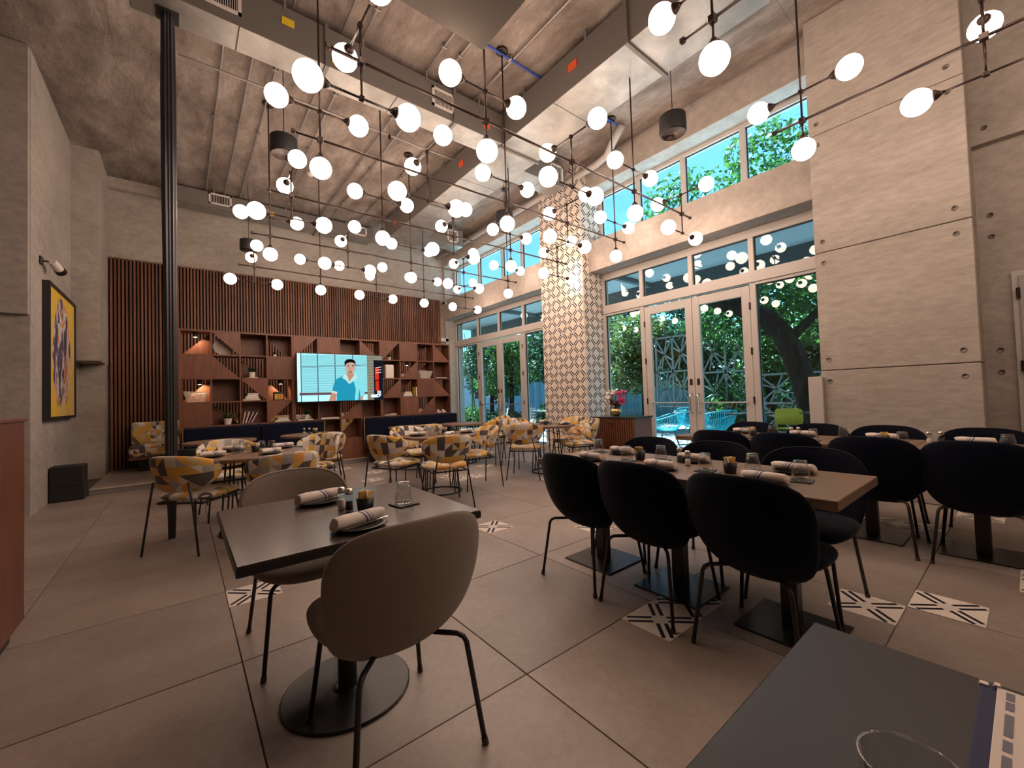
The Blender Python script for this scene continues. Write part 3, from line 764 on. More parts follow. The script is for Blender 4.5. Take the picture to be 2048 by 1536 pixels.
# ================================================================== globe lights
ZB = 3.62; UP = 0.265; ARM = 0.35; GR = 0.093
globe_me = MB().sphere((0, 0, 0), GR, 24, 14).mesh('globe', 'globe', True)
sock_me = MB().lathe([(0.012, 0.045), (0.022, 0.030), (0.036, 0.010), (0.040, -0.006), (0.030, -0.012)], 14).mesh('socket_cup', 'bronze', True)
clamp_me = MB().rbox(-0.024, 0.024, -0.024, 0.024, -0.024, 0.024, 0.005).mesh('clamp', 'bronze')
hub_me = MB().rbox(-0.017, 0.017, -0.017, 0.017, -0.017, 0.017, 0.004).mesh('hub', 'bronze')
cano_me = MB().lathe([(0.075, 0.0), (0.075, -0.028), (0.066, -0.034), (0.012, -0.036)], 24).mesh('ceiling_canopy', 'bronze')
def rod_me(L, r, axis):
    d = {'x': (L, 0, 0), 'y': (0, L, 0), 'z': (0, 0, L)}[axis]
    return MB().cyl((0, 0, 0), d, r, n=8).mesh('rod', 'bronze', True)
ARMX = MB().cyl((-ARM+GR+0.03, 0, 0), (ARM-GR-0.03, 0, 0), 0.0085, n=8).mesh('cross_arm', 'bronze', True)
ARMY = MB().cyl((0, -ARM+GR+0.03, 0), (0, ARM-GR-0.03, 0), 0.0085, n=8).mesh('cross_arm', 'bronze', True)
STEM = MB().cyl((0, 0, 0), (0, 0, UP), 0.0085, n=8).mesh('stem', 'bronze', True)
STEMS = MB().cyl((0, 0, 0), (0, 0, UP-GR), 0.0085, n=8).mesh('stem', 'bronze', True)
def globe(t, p, d):
    # d: unit direction from the globe centre to its socket
    g = link('globe', globe_me, t, p)
    s_ = link('socket_cup', sock_me, g, (d[0]*(GR+0.004), d[1]*(GR+0.004), d[2]*(GR+0.004)))
    s_.rotation_euler = Vector(d).to_track_quat('Z', 'Y').to_euler()
def pair(t, c, axis):
    link('cross_arm', ARMX if axis == 'x' else ARMY, t, c); link('hub', hub_me, t, c)
    for s_ in (-1, 1):
        if axis == 'x': globe(t, (c[0]+s_*ARM, c[1], c[2]), (-s_, 0, 0))
        else: globe(t, (c[0], c[1]+s_*ARM, c[2]), (0, -s_, 0))
def fixture(label, along, fixed, stations, first, lo, hi, ceil_at=ZC):
    # a long bar with a station every metre: type A hangs from a rod, type B carries crossed arms
    t = thing('globe_chandelier', label, 'chandelier', (0, 0, 0), 0, 'bar chandeliers with opal globes')
    P = (lambda s_: (s_, fixed)) if along == 'x' else (lambda s_: (fixed, s_))
    a, b_ = P(lo), P(hi)
    MB().cyl((a[0], a[1], ZB), (b_[0], b_[1], ZB), 0.0115, n=10).build('main_bar', 'bronze', t, True)
    for q in (a, b_): link('end_cap', hub_me, t, (q[0], q[1], ZB))
    perp = 'y' if along == 'x' else 'x'
    for i, s_ in enumerate(stations):
        x, y = P(s_)
        link('clamp', clamp_me, t, (x, y, ZB))
        if (i + first) % 2 == 0:        # A
            under = 3.78 < x < 4.56
            MB().cyl((x, y, ZB), (x, y, 4.996 if under else ceil_at), 0.009, n=8).build('hanging_rod', 'bronze', t, True)
            if not under: link('ceiling_canopy', cano_me, t, (x, y, ceil_at))
            pair(t, (x, y, ZB+UP), along)
            o = link('stem', STEMS, t, (x, y, ZB-UP+GR))
            globe(t, (x, y, ZB-UP), (0, 0, 1))
        else:                            # B
            link('stem', STEM, t, (x, y, ZB)); link('stem', STEM, t, (x, y, ZB-UP))
            pair(t, (x, y, ZB+UP), perp); pair(t, (x, y, ZB-UP), along)
ST = [1.013+1.082*k for k in range(5)]
for i, (y, fst, lab) in enumerate(((2.862, 1, 'nearest bar of opal globe lights, running across in front of the branch duct'),
                                   (3.963, 0, 'second bar of opal globe lights counting from the camera'),
                                   (5.25, 1, 'third bar of opal globe lights, the middle one of five'),
                                   (6.705, 0, 'fourth bar of opal globe lights, next to the farthest'),
                                   (8.37, 1, 'farthest bar of opal globe lights, in front of the timber slats'))):
    fixture(lab, 'x', y, ST, fst, 0.79, 5.56)
SR = [1.185, 0.10, -0.985, -2.07]
fixture('bar of opal globe lights running towards the camera before the right concrete pier', 'y', 4.40, SR, 0, 1.41, -2.3)
fixture('bar of opal globe lights entering from the top edge left of the right pier', 'y', 2.71, SR, 0, 1.39, -2.3)
# ================================================================== upholstered shapes
RINGS = [0.0, 0.30, 0.55, 0.74, 0.86, 0.93, 0.97, 0.99, 1.0]
def pillow(fn, T, nse=3.0, nt_=48, m_exp=5.0, uvs=None, rings=RINGS):
    """closed cushion: fn(u,v) is the mid surface over a superellipse; T the thickness"""
    m = MB(); m.ring = []
    eps = 1e-3
    def P(u, v): return Vector(fn(u, v))
    pts = {}
    top = []; bot = []
    def norm(u, v):
        a = P(u+eps, v)-P(u-eps, v); b_ = P(u, v+eps)-P(u, v-eps)
        return a.cross(b_).normalized()
    for r in rings:
        ring_t = []; ring_b = []
        th = 0.5*T*max(0.0, 1-r**m_exp)**0.5
        cnt = 1 if r == 0 else nt_
        for k in range(cnt):
            a = 2*pi*k/nt_; c, s_ = cos(a), sin(a)
            rho = (abs(c)**nse+abs(s_)**nse)**(-1.0/nse)
            u, v = r*rho*c, r*rho*s_
            p = P(u, v); n_ = norm(u, v)
            uv = (u*uvs[0], v*uvs[1]) if uvs else None
            ring_t.append(len(m.v)); m.v.append(tuple(p+n_*th))
            if uv: m.uv[ring_t[-1]] = uv
            if r == 1.0: ring_b.append(ring_t[-1])
            else:
                ring_b.append(len(m.v)); m.v.append(tuple(p-n_*th))
                if uv: m.uv[ring_b[-1]] = uv
            if abs(r-0.97) < 1e-6: m.ring.append(p-n_*th)
        top.append(ring_t); bot.append(ring_b)
    for R_, flip in ((top, False), (bot, True)):
        for i in range(len(rings)-1):
            A, B = R_[i], R_[i+1]
            for k in range(nt_):
                k2 = (k+1) % nt_
                f = (A[0], B[k], B[k2]) if len(A) == 1 else (A[k], B[k], B[k2], A[k2])
                m.f.append(f[::-1] if flip else f)
    return m

# ---- shell chair: wide curved back, rounded seat, four thin splayed legs (faces local +Y)
def shell_back(u, v):
    w = 0.286 - 0.062*max(0.0, (1-v)/2)**2.2
    x = w*u
    z = 0.588 + 0.252*v - 0.010*u*u
    y = -0.262 - 0.035*v + 0.105*u*u + 0.16*((1-v)/2)**4
    return (x, y, z)
def shell_seat(u, v):
    return (0.262*u*(1-0.03*v), 0.055+0.255*v, 0.430 + 0.022*u*u - 0.022*max(0, v-0.3)**2 + 0.015*max(0, -v))
def make_shell_chair(name, fabric, label, cat='chair', piping=True):
    t = thing(name, label, cat)
    b_ = pillow(shell_back, 0.060, 3.6)
    bk = b_.build('backrest', fabric, t, True)
    if piping:
        half = [p for p in b_.ring if p.z > 0.66]
        half.sort(key=lambda p: math.atan2(p.z-0.588, p.x))
        MB().tube(half, 0.0032, 5).build('piping', fabric, bk, True)
    pillow(shell_seat, 0.090, 2.9).build('seat', fabric, t, True)
    MB().rbox(-0.12, 0.12, -0.12, 0.15, 0.366, 0.386, 0.004).build('seat_bracket', 'metal', t)
    for sx in (-1, 1):
        for sy in (-1, 1):
            ys = 0.245 if sy > 0 else -0.265
            path = [(sx*0.10, ys*0.45, 0.376), (sx*0.168, ys*0.74, 0.376), (sx*0.183, ys*0.80, 0.366), (sx*0.190, ys*0.83, 0.348), (sx*0.228, ys, 0.0)]
            lg = MB().tube(path, 0.0095, 8).build('leg', 'metal', t, True)
            MB().cyl((sx*0.2255, ys*0.992, 0.022), (sx*0.2285, ys*1.001, 0.0), 0.0125, 0.0125, 8).build('foot_cap', 'footcap', lg)
    return t
# ---- patchwork chair: low curved wrap back, round seat pad, thin black rod legs
def wrap_back(u, v):
    ph = radians(70)*u
    r = 0.300 + 0.02*v
    z = 0.662 + v*(0.158-0.060*u*u) + 0.012*u*u
    return (r*1.0*sin(ph), 0.01 - r*cos(ph) - 0.03*v*(1-u*u), z)
def pad_seat(u, v):
    return (0.255*u, 0.02+0.25*v, 0.452 + 0.004*u*u - 0.02*max(0, v-0.5)**2)
def make_patch_chair(name, label):
    t = thing(name, label, 'chair')
    b_ = pillow(wrap_back, 0.058, 3.2, 56, uvs=(4.9, 2.1))
    bk = b_.build('backrest', 'patch', t, True)
    pillow(pad_seat, 0.072, 3.0, uvs=(3.2, 3.2)).build('seat', 'patch', t, True)
    MB().tube([(-0.20, -0.20, 0.405), (-0.20, 0.20, 0.405), (0.20, 0.20, 0.405), (0.20, -0.20, 0.405)], 0.010, 6, True).build('seat_frame', 'metal', t)
    for sx in (-1, 1):
        MB().tube([(sx*0.150, -0.292, 0.60), (sx*0.185, -0.292, 0.42), (sx*0.245, -0.305, 0.0)], 0.0085, 8).build('leg', 'metal', t, True)
        MB().tube([(sx*0.195, 0.185, 0.42), (sx*0.235, 0.235, 0.0)], 0.0085, 8).build('leg', 'metal', t, True)
    return t

# ================================================================== tables
def pedestal_table(name, label, w, d, loc, top_mat, th, base='square', zt=0.75, edge=None):
    t = thing(name, label, 'table', loc)
    MB().rbox(-w/2, w/2, -d/2, d/2, zt-th, zt, 0.003).build('tabletop', top_mat, t)
    if edge: MB().box(-w/2-0.001, w/2+0.001, -d/2-0.001, d/2+0.001, zt-th, zt-0.006).build('edge_band', edge, t)
    if base == 'square':
        MB().rbox(-0.20, 0.20, -0.205, 0.205, 0.0, 0.010, 0.003).build('base_plate', 'plate_steel', t)
        MB().rbox(-0.038, 0.038, -0.038, 0.038, 0.009, zt-th-0.012, 0.006).build('post', 'metal', t)
    else:
        MB().lathe([(0.255, 0.0), (0.255, 0.008), (0.250, 0.011), (0.06, 0.016), (0.045, 0.02)], 48).build('base_plate', 'plate_steel', t)
        auto_smooth(t.children[-1], 25)
        MB().cyl((0, 0, 0.012), (0, 0, zt-th-0.012), 0.038, n=20).build('post', 'metal', t, False); auto_smooth(t.children[-1], 40)
    MB().rbox(-0.19, 0.19, -0.19, 0.19, zt-th-0.014, zt-th, 0.003).build('top_bracket', 'metal', t)
    return t
pedestal_table('square_table', 'square dark brown table between the two taupe chairs', 0.85, 0.83, (0.545, 1.865, 0), 'darktop', 0.032, 'round', edge='edgeblack')
for y, w in ((0.805, 'near end of the front row'), (1.407, 'middle of the front row'), (2.009, 'far end of the front row')):
    pedestal_table('wood_table', 'brown wood table on a square steel foot, ' + w, 0.70, 0.599, (2.42, y, 0), 'oak', 0.045)['group'] = 'front row of wood tables'
for y, w in ((0.25, 'nearest table of the second row by the pier'), (0.85, 'second table of the second row by the pier'), (1.45, 'third table of the second row, before the doors'), (2.05, 'last table of the second row, before the near doors')):
    pedestal_table('wood_table', 'brown wood table, ' + w, 0.70, 0.597, (4.40, y, 0), 'oak', 0.045)['group'] = 'second row of wood tables'
fg = pedestal_table('square_table', 'matte dark grey table in the near right foreground', 0.80, 0.90, (0.585, -0.16, 0), 'fgtop', 0.030, 'round', edge='edgeblack')

def round_table(label, loc, r=0.47, zt=0.745):
    t = thing('round_table', label, 'table', loc, group='round brown tables')
    MB().lathe([(r-0.012, zt-0.032), (r, zt-0.022), (r, zt-0.004), (r-0.004, zt)], 64).build('tabletop', 'roundoak', t); auto_smooth(t.children[-1], 30)
    MB().tube([(0.25*cos(2*pi*k/40), 0.25*sin(2*pi*k/40), 0.010) for k in range(40)], 0.010, 6, True).build('floor_ring', 'metal', t, True)
    MB().tube([(0.20*cos(2*pi*k/32), 0.20*sin(2*pi*k/32), zt-0.045) for k in range(32)], 0.009, 6, True).build('top_ring', 'metal', t, True)
    for k in range(8):
        a = 2*pi*(k//2)/4 + (0.20 if k % 2 else -0.20) + 0.4
        MB().cyl((0.25*cos(a), 0.25*sin(a), 0.01), (0.20*cos(a), 0.20*sin(a), zt-0.045), 0.008, n=7).build('rod', 'metal', t, True)
    return t
round_table('round brown table beside the dark steel post', (0.52, 4.78, 0), 0.485)
round_table('round brown table in the middle, ringed by patchwork chairs', (2.66, 4.86, 0), 0.48)
round_table('round brown table in front of the tiled column', (4.55, 4.85, 0), 0.46)
for x, y, w in ((0.42, 6.95, 'at the left end of the left banquette'), (1.56, 6.92, 'at the right end of the left banquette'), (3.22, 6.9, 'at the left end of the right banquette'), (4.15, 6.72, 'at the right end of the right banquette by the windows')):
    round_table('round brown table ' + w, (x, y, 0), 0.42, 0.735)

# ================================================================== chairs
navy0 = make_shell_chair('shell_chair', 'navy', 'navy chair', piping=True)
taupe0 = make_shell_chair('shell_chair', 'taupe', 'taupe chair')
place(taupe0, USED, (0.60, 1.515, 0), 0.0, 'taupe wool shell chair with its back to the camera at the dark square table', 'taupe shell chairs')
place(taupe0, USED, (0.50, 2.395, 0), pi, 'taupe wool shell chair on the far side of the dark square table', 'taupe shell chairs')
R90 = -pi/2
for y, rz, w in ((0.835, -0.02, 'nearest with back to camera of three'), (1.405, 0.02, 'middle one with back to camera of three'), (1.90, 0.0, 'farthest with back to camera of three')):
    place(navy0, USED, (2.185, y, 0), R90+rz, 'navy chair at the front wood tables, ' + w, 'navy shell chairs')
for y, w in ((0.86, 'nearest'), (1.44, 'middle'), (1.98, 'farthest')):
    place(navy0, USED, (2.80, y, 0), pi/2, 'navy chair facing us across the front wood tables, ' + w + ' of three', 'navy shell chairs')
for y, w in ((0.235, 'nearest'), (0.76, 'second'), (1.33, 'third'), (1.87, 'farthest')):
    place(navy0, USED, (4.205, y, 0), R90, 'navy chair, back to us, at second row of wood tables, ' + w + ' of four', 'navy shell chairs')
for y, w in ((0.24, 'nearest'), (0.83, 'second'), (1.36, 'third'), (1.97, 'farthest')):
    place(navy0, USED, (4.78, y, 0), pi/2, 'navy chair on window side of second row of wood tables, ' + w + ' of four', 'navy shell chairs')
patch0 = make_patch_chair('patchwork_chair', 'patchwork chair')
for x, y, dx, dy, w in ((0.12, 4.66, 0.66, 0.75, 'beside the dark steel post, left of the round table'),
                        (0.66, 4.12, -0.15, 0.98, 'just behind the far taupe chair'),
                        (1.22, 5.50, -0.75, -0.55, 'on the right far side of the round table by the post'),
                        (0.42, 5.62, 0.10, -1.0, 'facing us behind the round table by the post'),
                        (1.52, 6.18, 0.03, 1.0, 'with its back to us at the right end of the left banquette'),
                        (2.06, 4.90, 0.92, 0.38, 'left of the middle round table'),
                        (2.37, 4.25, 0.24, 0.97, 'back to us at the near side of the middle round table'),
                        (3.12, 4.78, -0.98, 0.1, 'right of the middle round table'),
                        (2.62, 5.62, 0.0, -1.0, 'facing us on the far side of the middle round table'),
                        (4.06, 4.80, 0.75, 0.65, 'left of the round table by the tiled column'),
                        (4.90, 4.50, -0.9, 0.4, 'right of the round table, before the wooden cabinet'),
                        (4.62, 5.55, -0.1, -1.0, 'facing us behind the round table by the tiled column'),
                        (5.25, 5.02, -1.0, -0.15, 'tucked between the tiled column and the round table'),
                        (4.36, 6.30, -0.5, 0.85, 'at the last banquette table near the far glass doors'),
                        (4.92, 6.80, -1.0, 0.1, 'farthest right, against the far glass doors'),
                        (3.10, 6.25, 0.1, 1.0, 'with its back to us at the left end of the right banquette')):
    place(patch0, USED, (x, y, 0), face(dx, dy), 'yellow-grey patchwork chair ' + w, 'patchwork chairs')
blk0 = make_shell_chair('shell_chair', 'black', 'black plastic shell chair at the left banquette table behind the post', piping=False)
blk0.scale = (0.84, 0.84, 0.84); blk0.location = (0.13, 6.62, 0); blk0.rotation_euler = (0, 0, face(0.3, 0.95))

# ================================================================== banquettes
def banquette(label, x0, x1):
    t = thing('banquette', label, 'bench', group='navy banquettes')
    n = 2; w = (x1-x0)/n
    for i in range(n):
        a, b_ = x0+w*i+0.004, x0+w*(i+1)-0.004
        o = MB().rbox(a, b_, 8.22, 8.385, 0.46, 0.87, 0.025).build('back_cushion', 'banq', t)
        o = MB().rbox(a, b_, 7.78, 8.24, 0.34, 0.47, 0.03).build('seat_cushion', 'banq', t)
    MB().rbox(x0+0.01, x1-0.01, 7.80, 8.36, 0.28, 0.345, 0.004).build('seat_base', 'edgeblack', t)
    for x in (x0+0.15, (x0+x1)/2, x1-0.15): MB().rbox(x-0.03, x+0.03, 7.98, 8.30, 0.0, 0.285, 0.004).build('leg', 'edgeblack', t)
    for x in (x0-0.006, x1+0.006): MB().box(x-0.006, x+0.006, 8.20, 8.215, 0.30, 0.88).build('edge_trim', 'brass', t)
    return t
banquette('long navy banquette on the left, against the shelf unit', 0.02, 2.07)
banquette('long navy banquette on the right, reaching to the far windows', 2.82, 4.95)
pb = thing('banquette', 'patchwork bench against the slatted wall behind the shelves', 'bench')
def uvbox(m, s_=13.0):
    for i, p in enumerate(m.v): m.uv[i] = ((p[0]+0.35*p[1])*s_, (p[2]-0.6*p[1])*s_)
    return m
for i in range(3):
    a = -0.72+1.95*i
    uvbox(MB().rbox(a, a+1.94, 10.30, 10.55, 0.54, 0.95, 0.03)).build('back_cushion', 'patch', pb)
    uvbox(MB().rbox(a, a+1.94, 9.80, 10.42, 0.36, 0.56, 0.03)).build('seat_cushion', 'patch', pb)
MB().rbox(-0.72, 5.12, 9.82, 10.55, 0.30, 0.36, 0.004).build('seat_base', 'walnut', pb)
MB().box(-0.60, 5.0, 9.98, 10.5, 0.085, 0.30).build('plinth', 'edgeblack', pb)
bol = MB().cyl((-0.60, 9.85, 0.655), (-0.60, 10.28, 0.655), 0.085, n=20)
for i, p in enumerate(bol.v): bol.uv[i] = (p[0]*13+p[2]*9, p[1]*13)
tag(auto_smooth(bol.build('bolster_cushion', 'patch')), 'round patchwork bolster at the left end of the bench by the slatted wall', 'cushion')
# ================================================================== open shelf units (room divider)
YF, YB = 8.40, 8.74
Z0, RH = 0.088, 0.391
def shelf_unit(label, x0, grid):
    t = thing('shelf_unit', label, 'shelf', group='walnut shelf units')
    W_ = 1.64; sb = 0.030; cw = (W_-2*sb-3*0.022)/4
    z1 = Z0+6*RH+0.03
    MB().rbox(x0, x0+sb, YF, YB, Z0, z1, 0.002).build('side_board', 'walnut', t)
    MB().rbox(x0+W_-sb, x0+W_-0.001, YF, YB, Z0, z1, 0.002).build('side_board', 'walnut', t)
    xs = [x0+sb+(cw+0.022)*i for i in range(4)]
    for i in range(1, 4): MB().rbox(xs[i]-0.022, xs[i], YF+0.004, YB, Z0+0.02, z1-0.02, 0.001).build('divider', 'walnut', t)
    for r in range(7):
        z = Z0+RH*r
        MB().rbox(x0+sb, x0+W_-sb, YF+(0.006 if 0 < r < 6 else 0.0), YB, z, z+(0.022 if 0 < r < 6 else 0.03), 0.001).build('shelf_board', 'walnut', t)
    cells = {}
    for r, row in enumerate(grid):               # row 0 is the top row
        zb = Z0+RH*(5-r)+0.022; zt = Z0+RH*(6-r)
        for c, k in enumerate(row):
            a, b_ = xs[c], xs[c]+cw
            cells[(r, c)] = ((a+b_)/2, zb, a, b_)
            if k == '.': continue
            y0, y1 = (YF+0.004, YF+0.018) if k[0] == 'F' else (YB-0.016, YB-0.002)
            s_ = k[1:]
            pts = {'': [(a, zb), (b_, zb), (b_, zt), (a, zt)], 'll': [(a, zb), (b_, zb), (a, zt)], 'lr': [(a, zb), (b_, zb), (b_, zt)],
                   'ul': [(a, zb), (b_, zt), (a, zt)], 'ur': [(b_, zb), (b_, zt), (a, zt)]}[s_]
            MB().prism(pts, y0, y1, 'y').build('panel', 'walnut', t)
    return cells
L_ = shelf_unit('walnut shelf unit with diagonal panels, left of the television', -0.03,
    [['Blr', 'Fur', 'B', 'Bur'], ['F', 'Fll', 'Bll', 'F'], ['Blr', 'B', 'Fur', 'Bll'], ['F', 'Bll', 'B', 'Ful'], ['B', 'B', 'B', 'B'], ['F', 'F', 'F', 'F']])
M_ = shelf_unit('walnut shelf unit with diagonal panels, behind the television', 1.61,
    [['Ful', 'F', 'B', 'Fll'], ['F', 'B', 'Fur', 'B'], ['B', 'F', 'B', 'F'], ['Bur', 'B', 'Flr', 'B'], ['B', 'B', 'Blr', 'B'], ['F', 'B', 'F', 'F']])
R_ = shelf_unit('walnut shelf unit with diagonal panels, right of the television', 3.25,
    [['Ful', 'F', 'Bul', 'Fll'], ['B', 'Flr', 'Blr', 'B'], ['Flr', 'Bul', 'F', 'Fll'], ['B', 'F', 'Flr', 'B'], ['B', 'B', 'B', 'B'], ['F', 'F', 'F', 'F']])
# warm strip lights glowing inside four cells, under the shelf boards
# --- things on the shelves
def leaf_clump(m, c, n, r, h, rnd, w=0.016, l_=0.11):
    for i in range(n):
        a = rnd.random()*2*pi; e = rnd.uniform(0.2, 1.1)
        d = Vector((cos(a)*cos(e), sin(a)*cos(e), sin(e)))
        p = Vector(c)+Vector((rnd.uniform(-r, r)*0.3, rnd.uniform(-r, r)*0.3, rnd.uniform(0, h*0.3)))
        q = p+d*l_*rnd.uniform(0.6, 1.1); s_ = d.cross(Vector((0, 0, 1))).normalized()*w
        mid = p.lerp(q, 0.5)+Vector((0, 0, 0.01))
        m.add([p, mid-s_, q-Vector((0, 0, 0.02)), mid+s_], [(0, 1, 2, 3)])
def potted(label, x, y, z, s_=1.0, mat='leafdark'):
    t = thing('potted_plant', label, 'plant', (x, y, z), group='small potted plants')
    MB().lathe([(0.040*s_, 0.0), (0.052*s_, 0.085*s_), (0.046*s_, 0.085*s_), (0.043*s_, 0.07*s_), (0.0001, 0.068*s_)], 20).build('pot', 'white', t, False); auto_smooth(t.children[-1])
    MB().lathe([(0.0465*s_, 0.066*s_), (0.0001, 0.070*s_)], 16).build('soil', 'bark', t)
    m = MB(); leaf_clump(m, (0, 0, 0.07*s_), 46, 0.08*s_, 0.1*s_, random.Random(hash(label) % 999), 0.013*s_, 0.13*s_)
    m.build('foliage', mat, t, fixn=False)
def book(label, x, y, z, w, d, h, mat, rz=0.0, tilt=0.0):
    t = thing('book', label, 'book', (x, y, z), rz, 'books on the shelves')
    c = 0.003
    MB().box(-w/2, w/2, -d/2, d/2, 0, c).box(-w/2, w/2, -d/2, d/2, h-c, h).box(-w/2, -w/2+c, -d/2, d/2, c, h-c).build('cover', mat, t)
    MB().box(-w/2+c, w/2-0.004, -d/2+0.004, d/2-0.004, c, h-c).build('pages', 'paper', t)
    if tilt: t.rotation_euler = (0, tilt, rz)
    return t
def cell(S_, r, c): return S_[(r, c)]
YC = 8.55
x, z, a, b_ = cell(L_, 0, 1)
dp = thing('ornament', 'pale round stone disc in the top row of the left shelf unit', 'ornament', (x-0.02, YC, z))
MB().cyl((0, -0.02, 0.15), (0, 0.02, 0.15), 0.148, n=40).build('disc', 'plaque', dp); MB().rbox(-0.05, 0.05, -0.035, 0.035, 0, 0.012, 0.003).build('foot', 'black', dp)
x, z, a, b_ = cell(L_, 0, 3); potted('low dark succulent in a white pot, top right cell of the left shelf unit', x-0.06, YC, z, 0.55)
x, z, a, b_ = cell(L_, 1, 2)
tag(MB().lathe([(0.085, 0), (0.09, 0.018), (0.08, 0.02), (0.0001, 0.018)], 24, (x-0.02, YC-0.05, z)).build('saucer', 'white'), 'white saucer under the plant in the second row of the left shelf unit', 'saucer')
potted('leafy plant in a white pot on a saucer, second row of the left shelf unit', x-0.02, YC-0.05, z+0.02, 1.0)
x, z, a, b_ = cell(L_, 3, 1); potted('fern in a white pot on the lowest row above the left banquette', x+0.02, YC-0.07, z, 1.2, 'leafolive')
rt = random.Random(5); tw = MB(); leaf_clump(tw, (x+0.12, YC+0.02, z+0.02), 60, 0.12, 0.2, rt, 0.008, 0.22)
tag(tw.build('dried_twigs', 'booktan', fixn=False), 'bundle of brown dried twigs beside the fern on the left shelf unit', 'twigs')
def basket(label, x, z):
    t = thing('wire_basket', label, 'basket', (x, YC-0.06, z), group='white wire baskets')
    w0, w1, h = 0.11, 0.16, 0.17
    f = MB()
    f.tube([(-w0, -0.07, 0.004), (w0, -0.07, 0.004), (w0, 0.07, 0.004), (-w0, 0.07, 0.004)], 0.004, 5, True)
    f.build('bottom_rim', 'wire', t)
    MB().tube([(-w1, -0.10, h), (w1, -0.10, h*0.9), (w1, 0.10, h*0.9), (-w1, 0.10, h)], 0.005, 5, True).build('top_rim', 'wire', t)
    m = MB()
    for k in range(15):
        f_ = -1+2*k/14
        for yy0, yy1 in ((-0.07, -0.10), (0.07, 0.10)): m.cyl((w0*f_, yy0, 0.004), (w1*f_, yy1, h*0.95), 0.0028, n=4, caps=False)
    for k in range(9):
        f_ = -1+2*k/8
        for sx in (-1, 1): m.cyl((sx*w0, 0.07*f_, 0.004), (sx*w1, 0.10*f_, h*0.95), 0.0028, n=4, caps=False)
    for q in range(1, 9):
        s_ = q/9
        ww = w0+(w1-w0)*s_; dd = 0.07+0.03*s_
        m.tube([(-ww, -dd, h*s_), (ww, -dd, h*s_*0.95), (ww, dd, h*s_*0.95), (-ww, dd, h*s_)], 0.0032, 4, True)
    m.build('mesh', 'wire', t)
x, z, a, b_ = cell(L_, 2, 0); basket('white wire basket in the left column of the left shelf unit', x, z)
x, z, a, b_ = cell(R_, 1, 2); basket('white wire basket on the right shelf unit', x, z)
x, z, a, b_ = cell(L_, 2, 2)
for i, (w, h, m_, q) in enumerate(((0.26, 0.030, 'booktan', 'bottom'), (0.20, 0.045, 'white', 'second'), (0.16, 0.028, 'paper', 'third'), (0.17, 0.022, 'bookblue', 'top'))):
    book(q + ' book of the stack in the third row of the left shelf unit', a+0.16, YC-0.06, z+sum((0.030, 0.045, 0.028)[:i])+0.001*i, w, 0.20, h, m_, 0.08*(i-1))
x, z, a, b_ = cell(L_, 2, 3)
sg = thing('tin_sign', 'small yellow sign with red number 22 on the left shelf unit', 'sign', (x-0.02, YC-0.09, z))
MB().rbox(-0.085, 0.085, -0.03, 0.03, 0.0, 0.145, 0.006).build('box', 'black', sg)
MB().rbox(-0.065, 0.065, -0.034, -0.029, 0.010, 0.105, 0.002).build('face', 'bookyel', sg)
fc = bpy.data.curves.new('digits', 'FONT'); fc.body = '22'; fc.size = 0.085; fc.align_x = 'CENTER'; fc.extrude = 0.0008; fc.shear = 0.2; fc.offset = 0.002
fo = bpy.data.objects.new('digits_src', fc); C.objects.link(fo); bpy.context.view_layer.update()
dme = bpy.data.meshes.new_from_object(fo.evaluated_get(bpy.context.evaluated_depsgraph_get())); bpy.data.objects.remove(fo, do_unlink=True)
dme.materials.clear(); dme.materials.append(MAT['redprint'])
dg = link('number', dme, sg, (0, -0.0355, 0.028)); dg.rotation_euler = (pi/2, 0, 0)
def shelf_lamp(S_, r, c, dx, w):
    x, z, a, b_ = cell(S_, r, c)
    t = thing('shelf_spot', 'small spot lamp under a shelf board, ' + w, 'lamp', (x+dx, YC, z+RH-0.024), group='shelf spot lamps')
    MB().lathe([(0.03, 0.0), (0.035, -0.02), (0.035, -0.075), (0.028, -0.078)], 16).build('housing', 'black', t)
    MB().lathe([(0.026, -0.0785), (0.0001, -0.0790)], 16).build('lens', emis('spot_lens_%d%d' % (r, c), (1, 0.7, 0.42), 14.0), t)
    sl = bpy.data.lights.new('shelf_spot_light', 'SPOT'); sl.energy = 5.0; sl.color = (1, 0.68, 0.40); sl.spot_size = radians(130); sl.shadow_soft_size = 0.02
    so = bpy.data.objects.new('spot_light', sl); C.objects.link(so); so.parent = t; so.location = (0, 0.03, -0.085); so.rotation_euler = (radians(35), 0, 0)
shelf_lamp(L_, 2, 0, 0.05, 'above the white basket on the left shelf unit'); shelf_lamp(L_, 2, 3, 0.03, 'above the yellow sign')
shelf_lamp(R_, 1, 1, 0.02, 'second column of the right shelf unit'); shelf_lamp(L_, 0, 0, 0.0, 'top left cell of the left shelf unit')
x, z, a, b_ = cell(L_, 3, 2)
for i, (m_, q) in enumerate((('booktan', 'leftmost'), ('paper', 'second'), ('bookred', 'third'), ('bookblue', 'rightmost, blue,'))):
    t = book(q + ' leaning book in the lowest row above the left banquette', a+0.035+0.038*i, YC-0.05, z+0.006, 0.21, 0.16, 0.018, m_)
    t.rotation_euler = (0, -pi/2+0.18+0.10*i, 0); t.location.x = a+0.030+0.040*i + 0.21*0.5*sin(0.18+0.10*i); t.location.z = z+0.002+0.21*0.5*cos(0.18+0.10*i)
x, z, a, b_ = cell(L_, 3, 3)
for i, (w, q) in enumerate(((0.25, 'bottom'), (0.19, 'middle'), (0.17, 'top'))):
    book(q + ' pale book stacked at the right of the left shelf unit above the banquette', x+0.03, YC-0.06, z+0.024*i, w, 0.19, 0.023, 'white', 0.06*i)
x, z, a, b_ = cell(M_, 3, 0)
